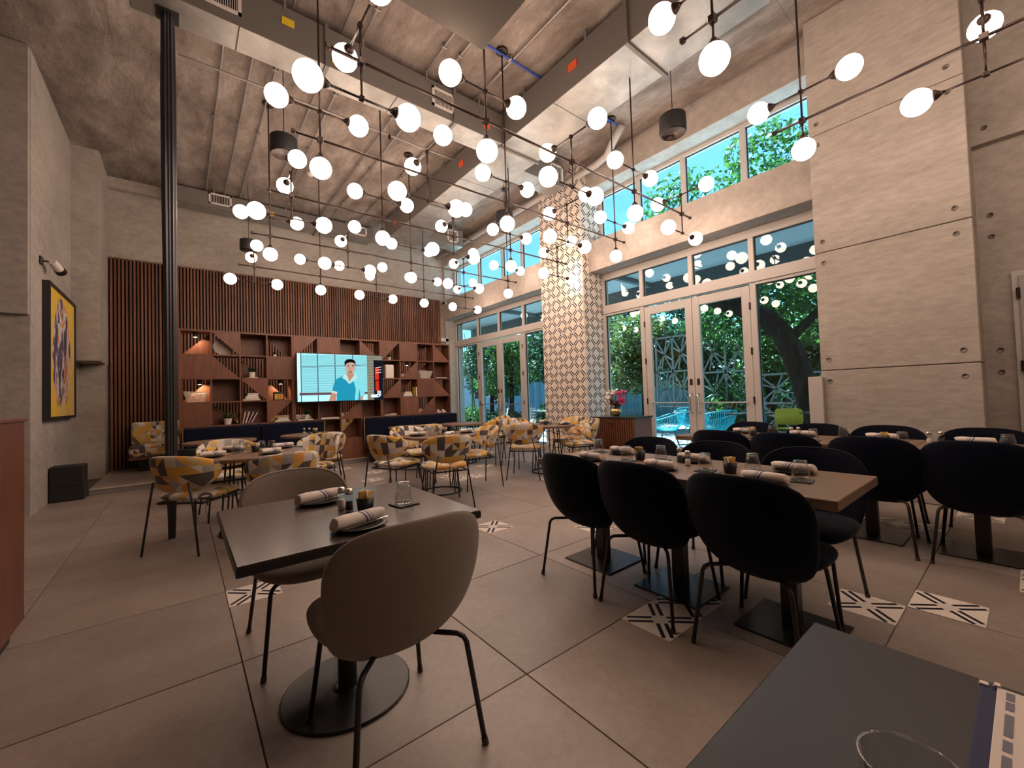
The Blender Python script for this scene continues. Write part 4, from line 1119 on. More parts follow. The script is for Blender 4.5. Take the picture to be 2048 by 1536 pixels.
book('white book lying under the plant, below the left corner of the television', x-0.03, YC-0.05, z, 0.26, 0.20, 0.02, 'white'); potted('plant in a white pot standing on a white book below the television', x+0.01, YC-0.05, z+0.02, 0.95)
x, z, a, b_ = cell(M_, 3, 1); book('long white book lying alone under the middle of the television', x, YC-0.07, z, 0.33, 0.20, 0.026, 'paper')
x, z, a, b_ = cell(R_, 0, 0); potted('dark plant in the top row just right of the television', x+0.02, YC, z, 0.8)
x, z, a, b_ = cell(R_, 1, 0)
bx_ = thing('file_box', 'upright white box right of the television', 'box', (x-0.03, YC-0.04, z))
MB().rbox(-0.09, 0.09, -0.10, 0.10, 0, 0.285, 0.008).build('body', 'white', bx_); MB().rbox(-0.092, -0.06, -0.102, 0.102, 0.002, 0.283, 0.004).build('spine', 'paper', bx_)
x, z, a, b_ = cell(R_, 1, 1)
cv = thing('ornament', 'pale cone-shaped planter in the second row of the right shelf unit', 'ornament', (a+0.07, YC-0.05, z))
MB().lathe([(0.012, 0.0), (0.045, 0.10), (0.040, 0.10), (0.0001, 0.095)], 18).build('cone', 'white', cv); MB().sphere((0, 0, 0.115), 0.036, 14, 8).build('succulent', 'leafdark', cv)
x, z, a, b_ = cell(R_, 1, 3); book('blue book lying flat at the right end of the right shelf unit', x-0.02, YC-0.08, z, 0.28, 0.18, 0.024, 'bookblue')
x, z, a, b_ = cell(R_, 2, 1)
for i, (m_, q) in enumerate((('bookblue', 'bottom, blue,'), ('white', 'second, white,'), ('bookyel', 'third, yellow,'), ('booktan', 'top, tan,'))):
    book(q + ' book of the small stack beside the yellow folder', x-0.04, YC-0.06, z+0.026*i, 0.22-0.02*i, 0.18, 0.025, m_, 0.05*i)
t = book('upright yellow folder in the third row of the right shelf unit', b_-0.02, YC-0.05, z+0.10, 0.20, 0.17, 0.03, 'bookyel'); t.rotation_euler = (0, -pi/2, 0); t.location = (b_-0.004, YC-0.05, z+0.10)
x, z, a, b_ = cell(R_, 3, 0); book('pale book lying flat above the right banquette, left end', x-0.04, YC-0.06, z, 0.24, 0.18, 0.018, 'paper'); book('tan book lying crooked on the pale book above the right banquette', x+0.02, YC-0.06, z+0.018, 0.18, 0.15, 0.02, 'booktan', 0.3)
x, z, a, b_ = cell(R_, 3, 3)
for dx, q in ((-0.07, 'left'), (0.06, 'right')):
    t = thing('ornament', 'small white block on the lowest row at the right end of the shelves, ' + q + ' one', 'ornament', (x+dx, YC-0.08, z))
    MB().rbox(-0.045, 0.045, -0.03, 0.03, 0, 0.035, 0.004).build('base', 'white', t); MB().rbox(-0.04, 0.0, -0.025, 0.025, 0.035, 0.075, 0.004).build('top', 'white', t)

# ================================================================== television
tv = thing('television', 'large wall television showing a man in a blue polo shirt', 'television', (2.425, 8.26, 1.675))
HW, HH = 0.80, 0.455
MB().rbox(-HW, HW, -0.02, 0.03, -HH, HH, 0.006).build('housing', 'black', tv)
MB().box(-0.3, 0.3, 0.03, 0.14, -0.2, 0.2).build('wall_bracket', 'metal', tv)
scr = MB().box(-HW+0.012, HW-0.012, -0.0225, -0.020, -HH+0.014, HH-0.012).build('screen', emis('screen_blinds', (0.36, 0.80, 0.86), 0.78), tv)
EM = {}
def em(c, s_=1.0):
    k = (c, s_)
    if k not in EM: EM[k] = emis('screen_colour_%d' % len(EM), c, s_*0.62)
    return EM[k]
SX, SZ = 2*HW-0.024, 2*HH-0.026
LAYER = [0]
def pic(name, pts, c, s_=1.0):
    # polygon of the picture in screen fractions (0..1 across, 0..1 up)
    LAYER[0] += 1
    y = -0.0226-0.00012*LAYER[0]
    q = [(-HW+0.012+SX*u, -HH+0.014+SZ*v) for u, v in pts]
    m = MB(); m.add([(a, y, b_) for a, b_ in q], [tuple(range(len(q)))])
    return m.build(name, em(c, s_), scr, fixn=False)
def rect(name, u0, u1, v0, v1, c, s_=1.0): return pic(name, [(u0, v0), (u1, v0), (u1, v1), (u0, v1)], c, s_)
bl = MB()
for k in range(34):
    v = 0.20+0.78*k/34
    bl.add([(-HW+0.012+SX*u, -0.0227, -HH+0.014+SZ*w) for u, w in ((0.03, v), (0.80, v+0.01), (0.80, v+0.020), (0.03, v+0.010))], [(0, 1, 2, 3)])
bl.build('picture_blinds', em((0.10, 0.48, 0.55), 0.8), scr, fixn=False)
LAYER[0] = 2
rect('picture_window_light', 0.0, 0.04, 0, 1, (0.55, 0.95, 1.0), 1.3); rect('picture_window_light', 0.0, 0.80, 0.0, 0.13, (0.45, 0.85, 0.95), 1.2)
for u in (0.035, 0.215, 0.41, 0.62): rect('picture_mullion', u, u+0.010, 0.0, 1.0, (0.10, 0.20, 0.30), 0.6)
pic('picture_rail', [(0.03, 0.70), (0.80, 0.78), (0.80, 0.80), (0.03, 0.725)], (0.22, 0.42, 0.50), 0.8); rect('picture_sill', 0.02, 0.80, 0.13, 0.185, (0.20, 0.13, 0.15), 0.7)
rect('picture_brick_wall', 0.80, 1.0, 0.0, 1.0, (0.34, 0.33, 0.24), 0.8)
for k in range(15): rect('picture_brick_course', 0.80, 0.885, 0.03+0.065*k, 0.038+0.065*k, (0.14, 0.15, 0.13), 0.7)
rect('picture_dark_doorway', 0.885, 1.0, 0.0, 0.90, (0.015, 0.015, 0.03), 0.6)
rect('picture_red_box', 0.90, 0.95, 0.45, 0.73, (0.85, 0.04, 0.02), 0.9); rect('picture_red_box', 0.905, 0.95, 0.20, 0.43, (0.80, 0.04, 0.02), 0.8)
for k in range(3): pic('picture_shelf', [(0.91, 0.60+0.06*k), (0.985, 0.62+0.06*k), (0.985, 0.635+0.06*k), (0.91, 0.612+0.06*k)], (0.95, 0.85, 0.8), 0.9)
rect('picture_mug', 0.925, 0.975, 0.08, 0.20, (0.8, 0.8, 0.76), 0.8)
shirt = [(0.375, 0.21), (0.40, 0.38), (0.43, 0.47), (0.50, 0.535), (0.56, 0.56), (0.66, 0.55), (0.72, 0.49), (0.755, 0.36), (0.765, 0.10), (0.71, 0.08), (0.705, 0.0), (0.425, 0.0), (0.43, 0.18)]
pic('picture_arm', [(0.335, 0.0), (0.375, 0.20), (0.435, 0.20), (0.415, 0.0)], (0.72, 0.36, 0.24), 0.8); pic('picture_arm', [(0.69, 0.0), (0.70, 0.12), (0.755, 0.12), (0.735, 0.0)], (0.72, 0.38, 0.30), 0.8)
pic('picture_shirt', shirt, (0.02, 0.38, 0.58), 0.85)
pic('picture_shirt_light', [(0.66, 0.55), (0.72, 0.49), (0.755, 0.36), (0.765, 0.10), (0.71, 0.08), (0.70, 0.26), (0.68, 0.0), (0.64, 0.0), (0.655, 0.25), (0.63, 0.42)], (0.25, 0.78, 0.85), 1.0)
pic('picture_cuff', [(0.365, 0.175), (0.43, 0.145), (0.435, 0.19), (0.372, 0.22)], (0.75, 0.80, 0.78), 0.9)
pic('picture_neck', [(0.545, 0.50), (0.55, 0.66), (0.625, 0.66), (0.635, 0.52), (0.58, 0.40)], (0.68, 0.35, 0.22), 0.8)
pic('picture_collar', [(0.49, 0.50), (0.53, 0.575), (0.555, 0.545), (0.58, 0.41), (0.575, 0.36), (0.54, 0.44)], (0.55, 0.85, 0.82), 0.95); pic('picture_collar', [(0.655, 0.60), (0.68, 0.50), (0.65, 0.45), (0.58, 0.36), (0.58, 0.41), (0.63, 0.53)], (0.55, 0.88, 0.88), 0.95)
fce = [(0.535+0.115*0.5+0.062*cos(a), 0.735+0.15*sin(a)) for a in [2*pi*k/22 for k in range(22)]]
pic('picture_face', fce, (0.74, 0.46, 0.36), 0.85)
pic('picture_hair', [(0.527, 0.74), (0.525, 0.84), (0.55, 0.895), (0.60, 0.91), (0.645, 0.885), (0.66, 0.83), (0.656, 0.74), (0.645, 0.82), (0.60, 0.84), (0.555, 0.815), (0.538, 0.78)], (0.012, 0.008, 0.01), 0.5)
for u in (0.555, 0.612): rect('picture_brow', u, u+0.028, 0.768, 0.780, (0.03, 0.02, 0.02), 0.5)
for u in (0.560, 0.615): rect('picture_eye', u, u+0.018, 0.735, 0.748, (0.04, 0.025, 0.02), 0.5)
rect('picture_nose', 0.585, 0.597, 0.675, 0.73, (0.58, 0.30, 0.22), 0.75); rect('picture_mouth', 0.570, 0.612, 0.635, 0.648, (0.38, 0.12, 0.11), 0.7)
rect('picture_beard', 0.572, 0.612, 0.600, 0.625, (0.46, 0.26, 0.20), 0.7)
pl_ = [(0.865+0.026*cos(a), 0.085+0.034*sin(a)) for a in [pi/2+pi*k/10 for k in range(11)]]+[(0.935+0.026*cos(a), 0.085+0.034*sin(a)) for a in [-pi/2+pi*k/10 for k in range(11)]]
pic('picture_menu_button', pl_, (0.85, 0.92, 1.0), 1.1); pic('picture_menu_dot', [(0.938+0.012*cos(a), 0.085+0.022*sin(a)) for a in [2*pi*k/14 for k in range(14)]], (0.08, 0.25, 0.62), 0.8)

# ================================================================== other furniture and wall things
cb = thing('cabinet', 'ribbed reddish wood cabinet with dark top beside the tiled column', 'cabinet', (5.66, 4.13, 0))
MB().rbox(-0.18, 0.29, -0.28, 0.52, 0.0, 0.80, 0.004).build('body', 'host', cb)
MB().rbox(-0.20, 0.30, -0.30, 0.54, 0.80, 0.83, 0.004).build('top', 'counter', cb)
for k in range(18): MB().rbox(-0.196, -0.178, -0.275+0.044*k, -0.245+0.044*k, 0.02, 0.79, 0.003).build('rib', 'host', cb)
MB().cyl((-0.21, 0.10, 0.73), (-0.21, 0.22, 0.73), 0.008).build('handle', 'bronze', cb)
vs = thing('flower_vase', 'gold bowl of white and pink orchids on the ribbed cabinet', 'flowers', (5.70, 4.36, 0.83))
MB().lathe([(0.05, 0.0), (0.085, 0.03), (0.10, 0.075), (0.085, 0.12), (0.07, 0.125), (0.0001, 0.11)], 28).build('bowl', 'brass', vs, True)
fr_ = random.Random(3)
def petals(m, cs, n, s_, rnd):
    for c in cs:
        for k in range(n):
            a = rnd.random()*2*pi; e = rnd.uniform(-0.8, 1.2); d = Vector((cos(a)*cos(e), sin(a)*cos(e), sin(e))); q = d.orthogonal().normalized()*s_*0.5
            p = Vector(c); m.add([p, p+d*s_*0.5+q, p+d*s_, p+d*s_*0.5-q], [(0, 1, 2, 3)])
m = MB(); petals(m, [(fr_.uniform(-0.10, 0.02), fr_.uniform(0.0, 0.12), 0.16+fr_.uniform(0, 0.26)) for k in range(22)], 6, 0.05, fr_); m.build('white_orchids', 'petal', vs, fixn=False)
m = MB(); petals(m, [(fr_.uniform(-0.02, 0.10), fr_.uniform(-0.14, -0.02), 0.18+fr_.uniform(0, 0.24)) for k in range(18)], 6, 0.055, fr_); m.build('pink_orchids', 'pink', vs, fixn=False)
m = MB()
for k in range(26):
    a = fr_.random()*2*pi; r = fr_.uniform(0.05, 0.24); m.cyl((0, 0, 0.10), (r*cos(a), r*sin(a), 0.22+fr_.uniform(0, 0.28)), 0.003, n=4, caps=False)
m.build('stems', 'bookred', vs)
m = MB(); leaf_clump(m, (0, 0, 0.12), 40, 0.1, 0.1, fr_, 0.018, 0.2); m.build('leaves', 'leafdark', vs, fixn=False)

hs_ = thing('host_stand', 'reddish wood host stand cut by the left edge of the view', 'counter', (-1.06, 2.62, 0))
MB().prism([(-0.50, -0.90), (0.385, -0.90), (0.385, 0.84), (0.365, 0.87), (-0.50, 0.87)], 0.10, 1.18, 'z').build('body', 'host', hs_)
MB().box(-0.45, 0.34, -0.85, 0.81, 0.0, 0.10).build('plinth', 'edgeblack', hs_)
MB().rbox(-0.52, 0.392, -0.92, 0.877, 1.165, 1.185, 0.003).build('top', 'host', hs_)
pa = thing('painting', 'tall abstract painting in ochre and black frame on the left concrete pier', 'painting', (-1.378, 8.66, 2.0))
m = MB(); m.add([(0.052, -0.80, -0.86), (0.052, 0.80, -0.86), (0.052, 0.80, 0.86), (0.052, -0.80, 0.86)], [(0, 1, 2, 3)])
for i, q in enumerate(((0, 0), (1, 0), (1, 1), (0, 1))): m.uv[i] = q
m.build('canvas', 'art', pa, fixn=False)
MB().box(0.0, 0.07, -0.84, -0.80, -0.90, 0.90).box(0.0, 0.07, 0.80, 0.84, -0.90, 0.90).box(0.0, 0.07, -0.80, 0.80, -0.90, -0.86).box(0.0, 0.07, -0.80, 0.80, 0.86, 0.90).box(0.0, 0.04, -0.80, 0.80, -0.86, 0.86).build('frame', 'black', pa)
sl_ = thing('wall_spotlight', 'small white spotlight on an arm above the painting', 'lamp', (-1.378, 7.72, 3.12))
MB().rbox(0, 0.02, -0.05, 0.05, -0.05, 0.05, 0.004).build('wall_plate', 'black', sl_); MB().cyl((0.01, 0, 0), (0.10, 0.08, 0.01), 0.012).build('arm', 'bronze', sl_)
MB().cyl((0.09, 0.04, 0.02), (0.13, 0.20, -0.04), 0.045, 0.05, 18).build('housing', 'grille', sl_); MB().cyl((0.13, 0.20, -0.04), (0.145, 0.26, -0.065), 0.055, 0.06, 18).build('lens_ring', 'bronze', sl_)
bxk = thing('floor_speaker', 'black box standing on the floor against the left pier', 'speaker', (-1.205, 8.22, 0))
MB().rbox(-0.165, 0.165, -0.12, 0.14, 0.0, 0.47, 0.012).build('cabinet', 'black', bxk); MB().rbox(-0.15, 0.15, -0.128, -0.118, 0.20, 0.455, 0.004).build('grille', 'metal', bxk)
for i, (z0, z1, w) in enumerate(((1.55, 1.92, 'framed notice'), (1.43, 1.50, 'small lettered plate'), (1.22, 1.27, 'narrow pale strip'))):
    t = thing('notice', 'white ' + w + ' on the wall at the far left edge', 'sign', (-1.78, 7.296, 0))
    MB().rbox(-0.22, 0.14-0.02*i, -0.02, 0.0, z0, z1, 0.003).build('frame', 'white', t); MB().box(-0.20, 0.115-0.02*i, -0.0215, -0.018, z0+0.015, z1-0.015).build('sheet', 'paper', t)
    if i == 0:
        m = MB()
        for k in range(5): m.box(-0.15, 0.09-0.03*(k % 2), -0.0228, -0.021, 1.86-0.05*k, 1.868-0.05*k)
        m.build('print_lines', 'navyprint', t)
cc = thing('security_camera', 'small white dome security camera in the far corner above the shelves', 'camera', (5.98, 10.52, 3.98))
MB().cyl((0.06, 0, 0), (-0.02, -0.04, -0.01), 0.05, n=16).build('mount', 'grille', cc); MB().sphere((-0.035, -0.05, -0.015), 0.045, 16, 10).build('lens_dome', 'black', cc, True)
em_ = thing('emergency_light', 'small white emergency light on the back wall over the right end of the shelves', 'lamp', (6.0, 10.68, 2.92))
MB().rbox(-0.17, 0.17, -0.06, 0.0, -0.05, 0.05, 0.01).build('body', 'grille', em_)
for dx in (-0.12, 0.12): MB().cyl((dx, -0.02, 0.05), (dx, -0.05, 0.08), 0.04, n=12).build('lamp_head', 'grille', em_)

# menu board and tumbler on the foreground table
mn = thing('menu_board', 'navy bound menu with printed pages on the near dark table', 'menu', (0.68, -0.10, 0.75), 0.0)
MB().rbox(-0.28, 0.278, -0.20, 0.167, 0.0, 0.008, 0.002).build('navy_cover', simple('navy_book_cloth', (0.022, 0.030, 0.075), 0.8), mn)
MB().rbox(-0.27, 0.270, -0.19, 0.150, 0.008, 0.012, 0.001).build('page', 'paper', mn)
m = MB()
for k, (a_, b2) in enumerate(((-0.25, -0.20), (-0.19, -0.16), (-0.155, -0.09), (-0.08, -0.02), (0.0, 0.03), (0.045, 0.10), (0.11, 0.135), (0.145, 0.20), (0.212, 0.235), (0.24, 0.262))): m.box(a_, b2, 0.133, 0.141, 0.0122, 0.0126)
m.build('printed_border', simple('grey_print', (0.16, 0.16, 0.20), 0.7), mn)
m = MB()
for k in range(12): m.box(-0.24+0.042*k, -0.237+0.042*k, -0.10, 0.06+0.015*(k % 3), 0.0122, 0.0125)
m.build('printed_lines', 'navyprint', mn)
MB().rbox(0.268, 0.280, 0.158, 0.169, -0.0005, 0.010, 0.001).build('metal_corner', 'steel', mn); MB().rbox(0.268, 0.280, 0.146, 0.154, 0.004, 0.014, 0.001).build('metal_corner', 'steel', mn)
# ================================================================== tableware
def tumbler_profile(R0=0.0285, R1=0.040, H=0.098):
    # turned upside down: the thick foot is on top
    return [(R1, 0.0), (R1+0.0012, 0.002), ((R0+R1)/2+0.002, H*0.55), (R0+0.0015, H*0.86), (R0, H*0.90), (R0, H*0.985), (R0-0.002, H), (0.0001, H),
            ][:8]
gl_me = MB().lathe(tumbler_profile(), 28)
inner = [(0.038, 0.0), (0.0315, 0.055), (0.0265, 0.082), (0.0001, 0.083)]
gl_me.lathe(inner, 28); gl_me = gl_me.mesh('glass', 'glass', True)
def make_tumbler(label):
    t = thing('drinking_glass', label, 'glass', group='upturned drinking glasses')
    link('glass', gl_me, t)
    MB().lathe([(0.0385, 0.0), (0.0405, 0.0015), (0.0405, 0.0035), (0.039, 0.004)], 28).build('rim', 'glass', t, True)
    MB().lathe([(0.0295, 0.086), (0.0295, 0.0965), (0.0001, 0.0965)], 28).build('thick_foot', 'glass', t, True)
    return t
def make_coaster(label): return tag(MB().rbox(-0.05, 0.05, -0.05, 0.05, 0, 0.006, 0.0015).build('coaster', 'slate'), label, 'coaster', 'slate coasters')
def make_plate(label):
    t = thing('side_plate', label, 'plate', group='dark side plates')
    MB().lathe([(0.055, 0.0), (0.060, 0.0), (0.098, 0.012), (0.100, 0.0145), (0.098, 0.0155), (0.060, 0.006), (0.0001, 0.0055)], 36).build('dish', 'plate', t, True)
    MB().tube([(0.099*cos(2*pi*k/36), 0.099*sin(2*pi*k/36), 0.0148) for k in range(36)], 0.0012, 4, True).build('rim_line', 'slate', t)
    return t
def napkin_mesh():
    m = MB(); n = 20; L = 0.205
    st = [(-L/2, 0.021), (-L/2+0.004, 0.0235), (-L/2+0.04, 0.0265), (0.0, 0.0255), (L/2-0.04, 0.0250), (L/2-0.012, 0.021), (L/2, 0.015)]
    for x, r in st:
        for k in range(n):
            a = 2*pi*k/n; q = 1.0+0.06*sin(3*a+x*20)+(0.05 if 2 < k < 5 else 0)
            m.v.append((x+0.006*sin(a), r*1.15*q*cos(a), 0.0255+r*0.92*q*sin(a)))
    for i in range(len(st)-1):
        for k in range(n): m.f.append((i*n+k, i*n+(k+1) % n, (i+1)*n+(k+1) % n, (i+1)*n+k))
    c0 = len(m.v); m.v.append((-L/2+0.012, 0, 0.0255)); m.v.append((L/2-0.004, 0, 0.0255))
    for k in range(n):
        m.f.append((c0, (k+1) % n, k)); m.f.append((c0+1, (len(st)-1)*n+k, (len(st)-1)*n+(k+1) % n))
    return m
nap_me = napkin_mesh().mesh('napkin_cloth', 'napkin', True)
def make_napkin(label):
    t = thing('rolled_napkin', label, 'napkin', group='rolled striped napkins')
    link('napkin_cloth', nap_me, t)
    MB().cyl((-0.10, -0.012, 0.006), (0.115, -0.018, 0.006), 0.004, n=6).build('cutlery_tip', 'steel', t)
    return t
def make_cup(label, seed=1):
    t = thing('sugar_cup', label, 'cup', group='black sugar cups')
    MB().lathe([(0.028, 0.0), (0.030, 0.002), (0.037, 0.062), (0.035, 0.062), (0.029, 0.01), (0.0001, 0.009)], 24).build('cup', 'edgeblack', t, True)
    r = random.Random(seed)
    for k in range(7):
        m = MB().rbox(-0.013, 0.013, -0.0014, 0.0014, 0.0, 0.068, 0.0005)
        o = m.build('packet', 'packet' if k % 3 else 'packetw', t, loc=(r.uniform(-0.014, 0.014), r.uniform(-0.014, 0.014), 0.022), rotz=r.uniform(-0.5, 0.5))
        o.rotation_euler = (r.uniform(-0.2, 0.2), r.uniform(-0.22, 0.22), r.uniform(-0.6, 0.6))
    return t
def make_shaker(label, fill):
    t = thing('shaker', label, 'shaker', group='salt and pepper shakers')
    MB().lathe([(0.018, 0.0), (0.0195, 0.004), (0.0175, 0.035), (0.0155, 0.066), (0.0145, 0.072)], 18).build('glass_body', 'glass', t, True)
    MB().lathe([(0.0150, 0.003), (0.0155, 0.006), (0.0135, 0.040), (0.0001, 0.041)], 14).build('contents', fill, t, True)
    MB().lathe([(0.0155, 0.070), (0.0165, 0.074), (0.0155, 0.088), (0.010, 0.094), (0.0001, 0.0955)], 18).build('cap', 'steel', t, True)
    return t
T = 0.7505
g0, c0_, p0, n0, k0, ss0, sp0 = make_tumbler('g'), make_coaster('c'), make_plate('p'), make_napkin('n'), make_cup('k'), make_shaker('s', 'salt'), make_shaker('s', 'pepper')
ss0.name = 'salt_shaker'; sp0.name = 'pepper_shaker'
def glass_on(x, y, w, coaster=True, z=T):
    if coaster:
        place(c0_, USED, (x, y, z), 0.15, 'slate coaster, ' + w); z += 0.006
    place(g0, USED, (x, y, z), 0.0, 'upturned drinking glass, ' + w)
def setting(x, y, rz, w, z=T, plate=True):
    if plate: place(p0, USED, (x, y, z), 0.0, 'dark plate under napkin, ' + w)
    place(n0, USED, (x, y, z+0.0062), rz, 'rolled striped napkin, ' + w)
# dark square table
setting(0.50, 2.10, radians(18), 'far side of the dark square table'); setting(0.515, 1.585, radians(16), 'near side of the dark square table')
place(ss0, USED, (0.545, 1.90, T), 0, 'salt shaker on the dark square table'); place(sp0, USED, (0.560, 1.845, T), 0, 'pepper shaker on the dark square table')
place(k0, USED, (0.605, 1.775, T), 0.3, 'black cup of sugar packets on the dark square table')
glass_on(0.775, 1.77, 'right corner of the dark square table')
# front row of wood tables
WN = 'front wood tables'
for x, y, w in ((2.40, 0.73, 'at the near end of the '), (2.50, 0.99, 'beside the near sugar cup on the '), (2.36, 1.19, 'third from the near end of the '), (2.52, 1.57, 'beyond the shakers on the '), (2.36, 1.73, 'beside the far sugar cup on the '), (2.58, 2.15, 'at the far end of the ')):
    glass_on(x, y, w+WN)
for x, y, w in ((2.25, 0.84, 'near side, first of the '), (2.62, 0.83, 'window side, first of the '), (2.25, 1.41, 'near side, middle of the '), (2.62, 1.40, 'window side, middle of the '), (2.25, 1.95, 'near side, far end of the '), (2.63, 1.97, 'window side, far end of the ')):
    setting(x, y, radians(88), w+WN)
place(k0, USED, (2.39, 1.065, T), 0.9, 'black sugar cup nearest the camera on the front wood tables'); place(k0, USED, (2.47, 1.70, T), 2.0, 'black sugar cup farthest along the front wood tables')
place(ss0, USED, (2.46, 1.35, T), 0, 'salt shaker on the front wood tables'); place(sp0, USED, (2.56, 1.46, T), 0, 'pepper shaker on the front wood tables')
# second row
WN = 'second row of wood tables'
for x, y, w in ((4.17, 1.70, 'at the far end of the '), (4.47, 1.58, 'second from the far end of the '), (4.23, 1.18, 'third from the far end of the '), (4.52, 1.04, 'fourth from the far end of the '), (4.25, 0.62, 'next to the near sugar cup on the '), (4.33, 0.11, 'at the near right end of the ')):
    glass_on(x, y, w+WN)
for x, y, w in ((4.22, 1.95, 'near side, far end of the '), (4.62, 1.90, 'window side, far end of the '), (4.20, 1.38, 'near side, third of the '), (4.58, 1.36, 'window side, third of the '), (4.22, 0.82, 'near side, second of the '), (4.62, 0.80, 'window side, second of the '), (4.58, 0.27, 'window side, nearest of the ')):
    setting(x, y, radians(90), w+WN)
place(k0, USED, (4.38, 1.72, T), 1.2, 'black sugar cup at the far end of the second row of wood tables'); place(k0, USED, (4.33, 0.74, T), 0.2, 'black sugar cup before the pier on the second row of wood tables')
place(ss0, USED, (4.42, 1.40, T), 0, 'salt shaker at the far end of the second row of wood tables'); place(sp0, USED, (4.47, 1.36, T), 0, 'pepper shaker at the far end of the second row of wood tables')
place(ss0, USED, (4.46, 0.50, T), 0, 'salt shaker before the pier on the second row of wood tables'); place(sp0, USED, (4.52, 0.44, T), 0, 'pepper shaker before the pier on the second row of wood tables')
# round tables
RTZ = 0.7455
WN = 'on the round table by the steel post'
for x, y, a, w in ((0.22, 4.72, 8, 'left '), (0.66, 4.52, 30, 'right '), (0.84, 4.98, 10, 'far right '), (0.42, 5.12, -40, 'far left ')): setting(x, y, radians(a), w+WN, RTZ)
for x, y, w in ((0.42, 4.90, 'leftmost '), (0.50, 4.80, 'second '), (0.64, 4.95, 'third '), (0.72, 4.86, 'rightmost ')): glass_on(x, y, w+WN, False, RTZ)
place(k0, USED, (0.575, 4.85, RTZ), 0.5, 'black sugar cup on the round table by the steel post')
WN = 'on the middle round table'
for x, y, a, w in ((2.36, 4.92, -20, 'left '), (2.62, 4.56, 30, 'near '), (2.98, 4.74, 5, 'right ')): setting(x, y, radians(a), w+WN, RTZ)
for x, y, w in ((2.54, 4.86, 'leftmost '), (2.62, 4.82, 'second '), (2.84, 4.84, 'rightmost ')): glass_on(x, y, w+WN, False, RTZ)
place(k0, USED, (2.74, 4.90, RTZ), 0.5, 'black sugar cup on the middle round table'); place(ss0, USED, (2.68, 4.92, RTZ), 0, 'salt shaker on the middle round table'); place(sp0, USED, (2.70, 4.97, RTZ), 0, 'pepper shaker on the middle round table')
WN = 'on the round table by the tiled column'
for x, y, a, w in ((4.30, 5.00, -30, 'left '), (4.72, 4.62, 20, 'right '), (4.75, 5.08, -35, 'far ')): setting(x, y, radians(a), w+WN, RTZ)
for x, y, w in ((4.48, 4.92, 'left '), (4.60, 4.82, 'right ')): glass_on(x, y, w+WN, False, RTZ)
place(k0, USED, (4.53, 4.84, RTZ), 0.5, 'black sugar cup on the round table by the tiled column')
place(ss0, USED, (1.47, 6.98, 0.7355), 0, 'salt shaker on the table at the right end of the left banquette'); place(sp0, USED, (1.53, 6.93, 0.7355), 0, 'pepper shaker on the table at the right end of the left banquette')
place(k0, USED, (1.60, 6.88, 0.7355), 0.5, 'black sugar cup on the table at the right end of the left banquette')
# upright tumbler on the foreground table
ug = thing('drinking_glass', 'drinking glass standing upright on the near dark table at the bottom edge', 'glass', (0.552, 0.088, 0.7505))
MB().lathe([(0.0001, 0.0), (0.029, 0.0), (0.030, 0.003), (0.0415, 0.098), (0.0405, 0.0995), (0.039, 0.098), (0.028, 0.014), (0.0001, 0.012)], 32).build('glass', 'glass', ug, True)
MB().tube([(0.0405*cos(2*pi*k/40), 0.0405*sin(2*pi*k/40), 0.0985) for k in range(40)], 0.0014, 6, True).build('rim', 'glass', ug, True)
# ================================================================== the garden outside
gr = MB().box(6.60, 30.0, -14.0, 34.0, -0.25, -0.03).build('floor_terrace', 'grout'); struct(gr)
pv = {}
pave_me = MB().rbox(-0.596, 0.596, -0.596, 0.596, -0.03, -0.012, 0.004).mesh('paving_slab', 'paving')
for i in range(6):
    for j in range(11): link('paving_slab', pave_me, gr, (7.22+1.2*i, 0.2+1.2*j, 0))
MB().box(13.9, 30.0, -14.0, 34.0, -0.05, -0.02).build('soil_bed', 'bark', gr)
cp = sempty('trim_2')            # terrace canopy over the doors
MB().box(6.62, 8.7, -3.0, 13.0, 3.72, 3.92).build('soffit_panel', 'soffit', cp)
MB().box(8.5, 8.7, -3.0, 13.0, 3.40, 3.72).build('edge_beam', 'soffitbeam', cp)
for y in (-2.5, 12.5): MB().box(8.52, 8.68, y-0.1, y+0.1, 0.0, 3.4).build('canopy_post', 'soffitbeam', cp)
for y in (0.2, 5.4, 9.4): MB().box(6.62, 8.5, y-0.05, y+0.05, 3.62, 3.72).build('rib', 'soffitbeam', cp)

def scatter_leaves(blobs, per, size, seed, flat=0.0):
    r = random.Random(seed); m = MB()
    for (cx, cy, cz, rx, ry, rz) in blobs:
        for k in range(per):
            while True:
                a, b_, c = r.uniform(-1, 1), r.uniform(-1, 1), r.uniform(-1, 1)
                q = a*a+b_*b_+c*c
                if 0.15 < q < 1: break
            p = Vector((cx+a*rx, cy+b_*ry, cz+c*rz))
            d = Vector((r.gauss(0, 1), r.gauss(0, 1), r.gauss(-0.5, 0.6))).normalized()
            n_ = d.orthogonal().normalized(); n_.rotate(Matrix.Rotation(r.random()*6.28, 3, d))
            L = size*r.uniform(0.7, 1.3); w = n_*L*0.24
            mid = p+d*L*0.45
            k0_ = len(m.v); m.v += [tuple(p), tuple(mid+w), tuple(p+d*L), tuple(mid-w)]; m.f.append((k0_, k0_+1, k0_+2, k0_+3))
    return m
def tree(name, label, trunk, branches, blobs, per, size, mat, seed, cat='tree', group=None):
    t = thing(name, label, cat, trunk[0][0], group=group)
    o = Vector(trunk[0][0])
    MB().tube([Vector(p)-o for p, r in trunk], [r for p, r in trunk], 12).build('trunk', 'bark', t, True)
    for br in branches: MB().tube([Vector(p)-o for p, r in br], [r for p, r in br], 7).build('branch', 'bark', t, True)
    f = scatter_leaves([(a-o.x, b_-o.y, c-o.z, d, e, g) for a, b_, c, d, e, g in blobs], per, size, seed).build('foliage', mat, t, fixn=False)
    f['kind'] = 'stuff'
    return t
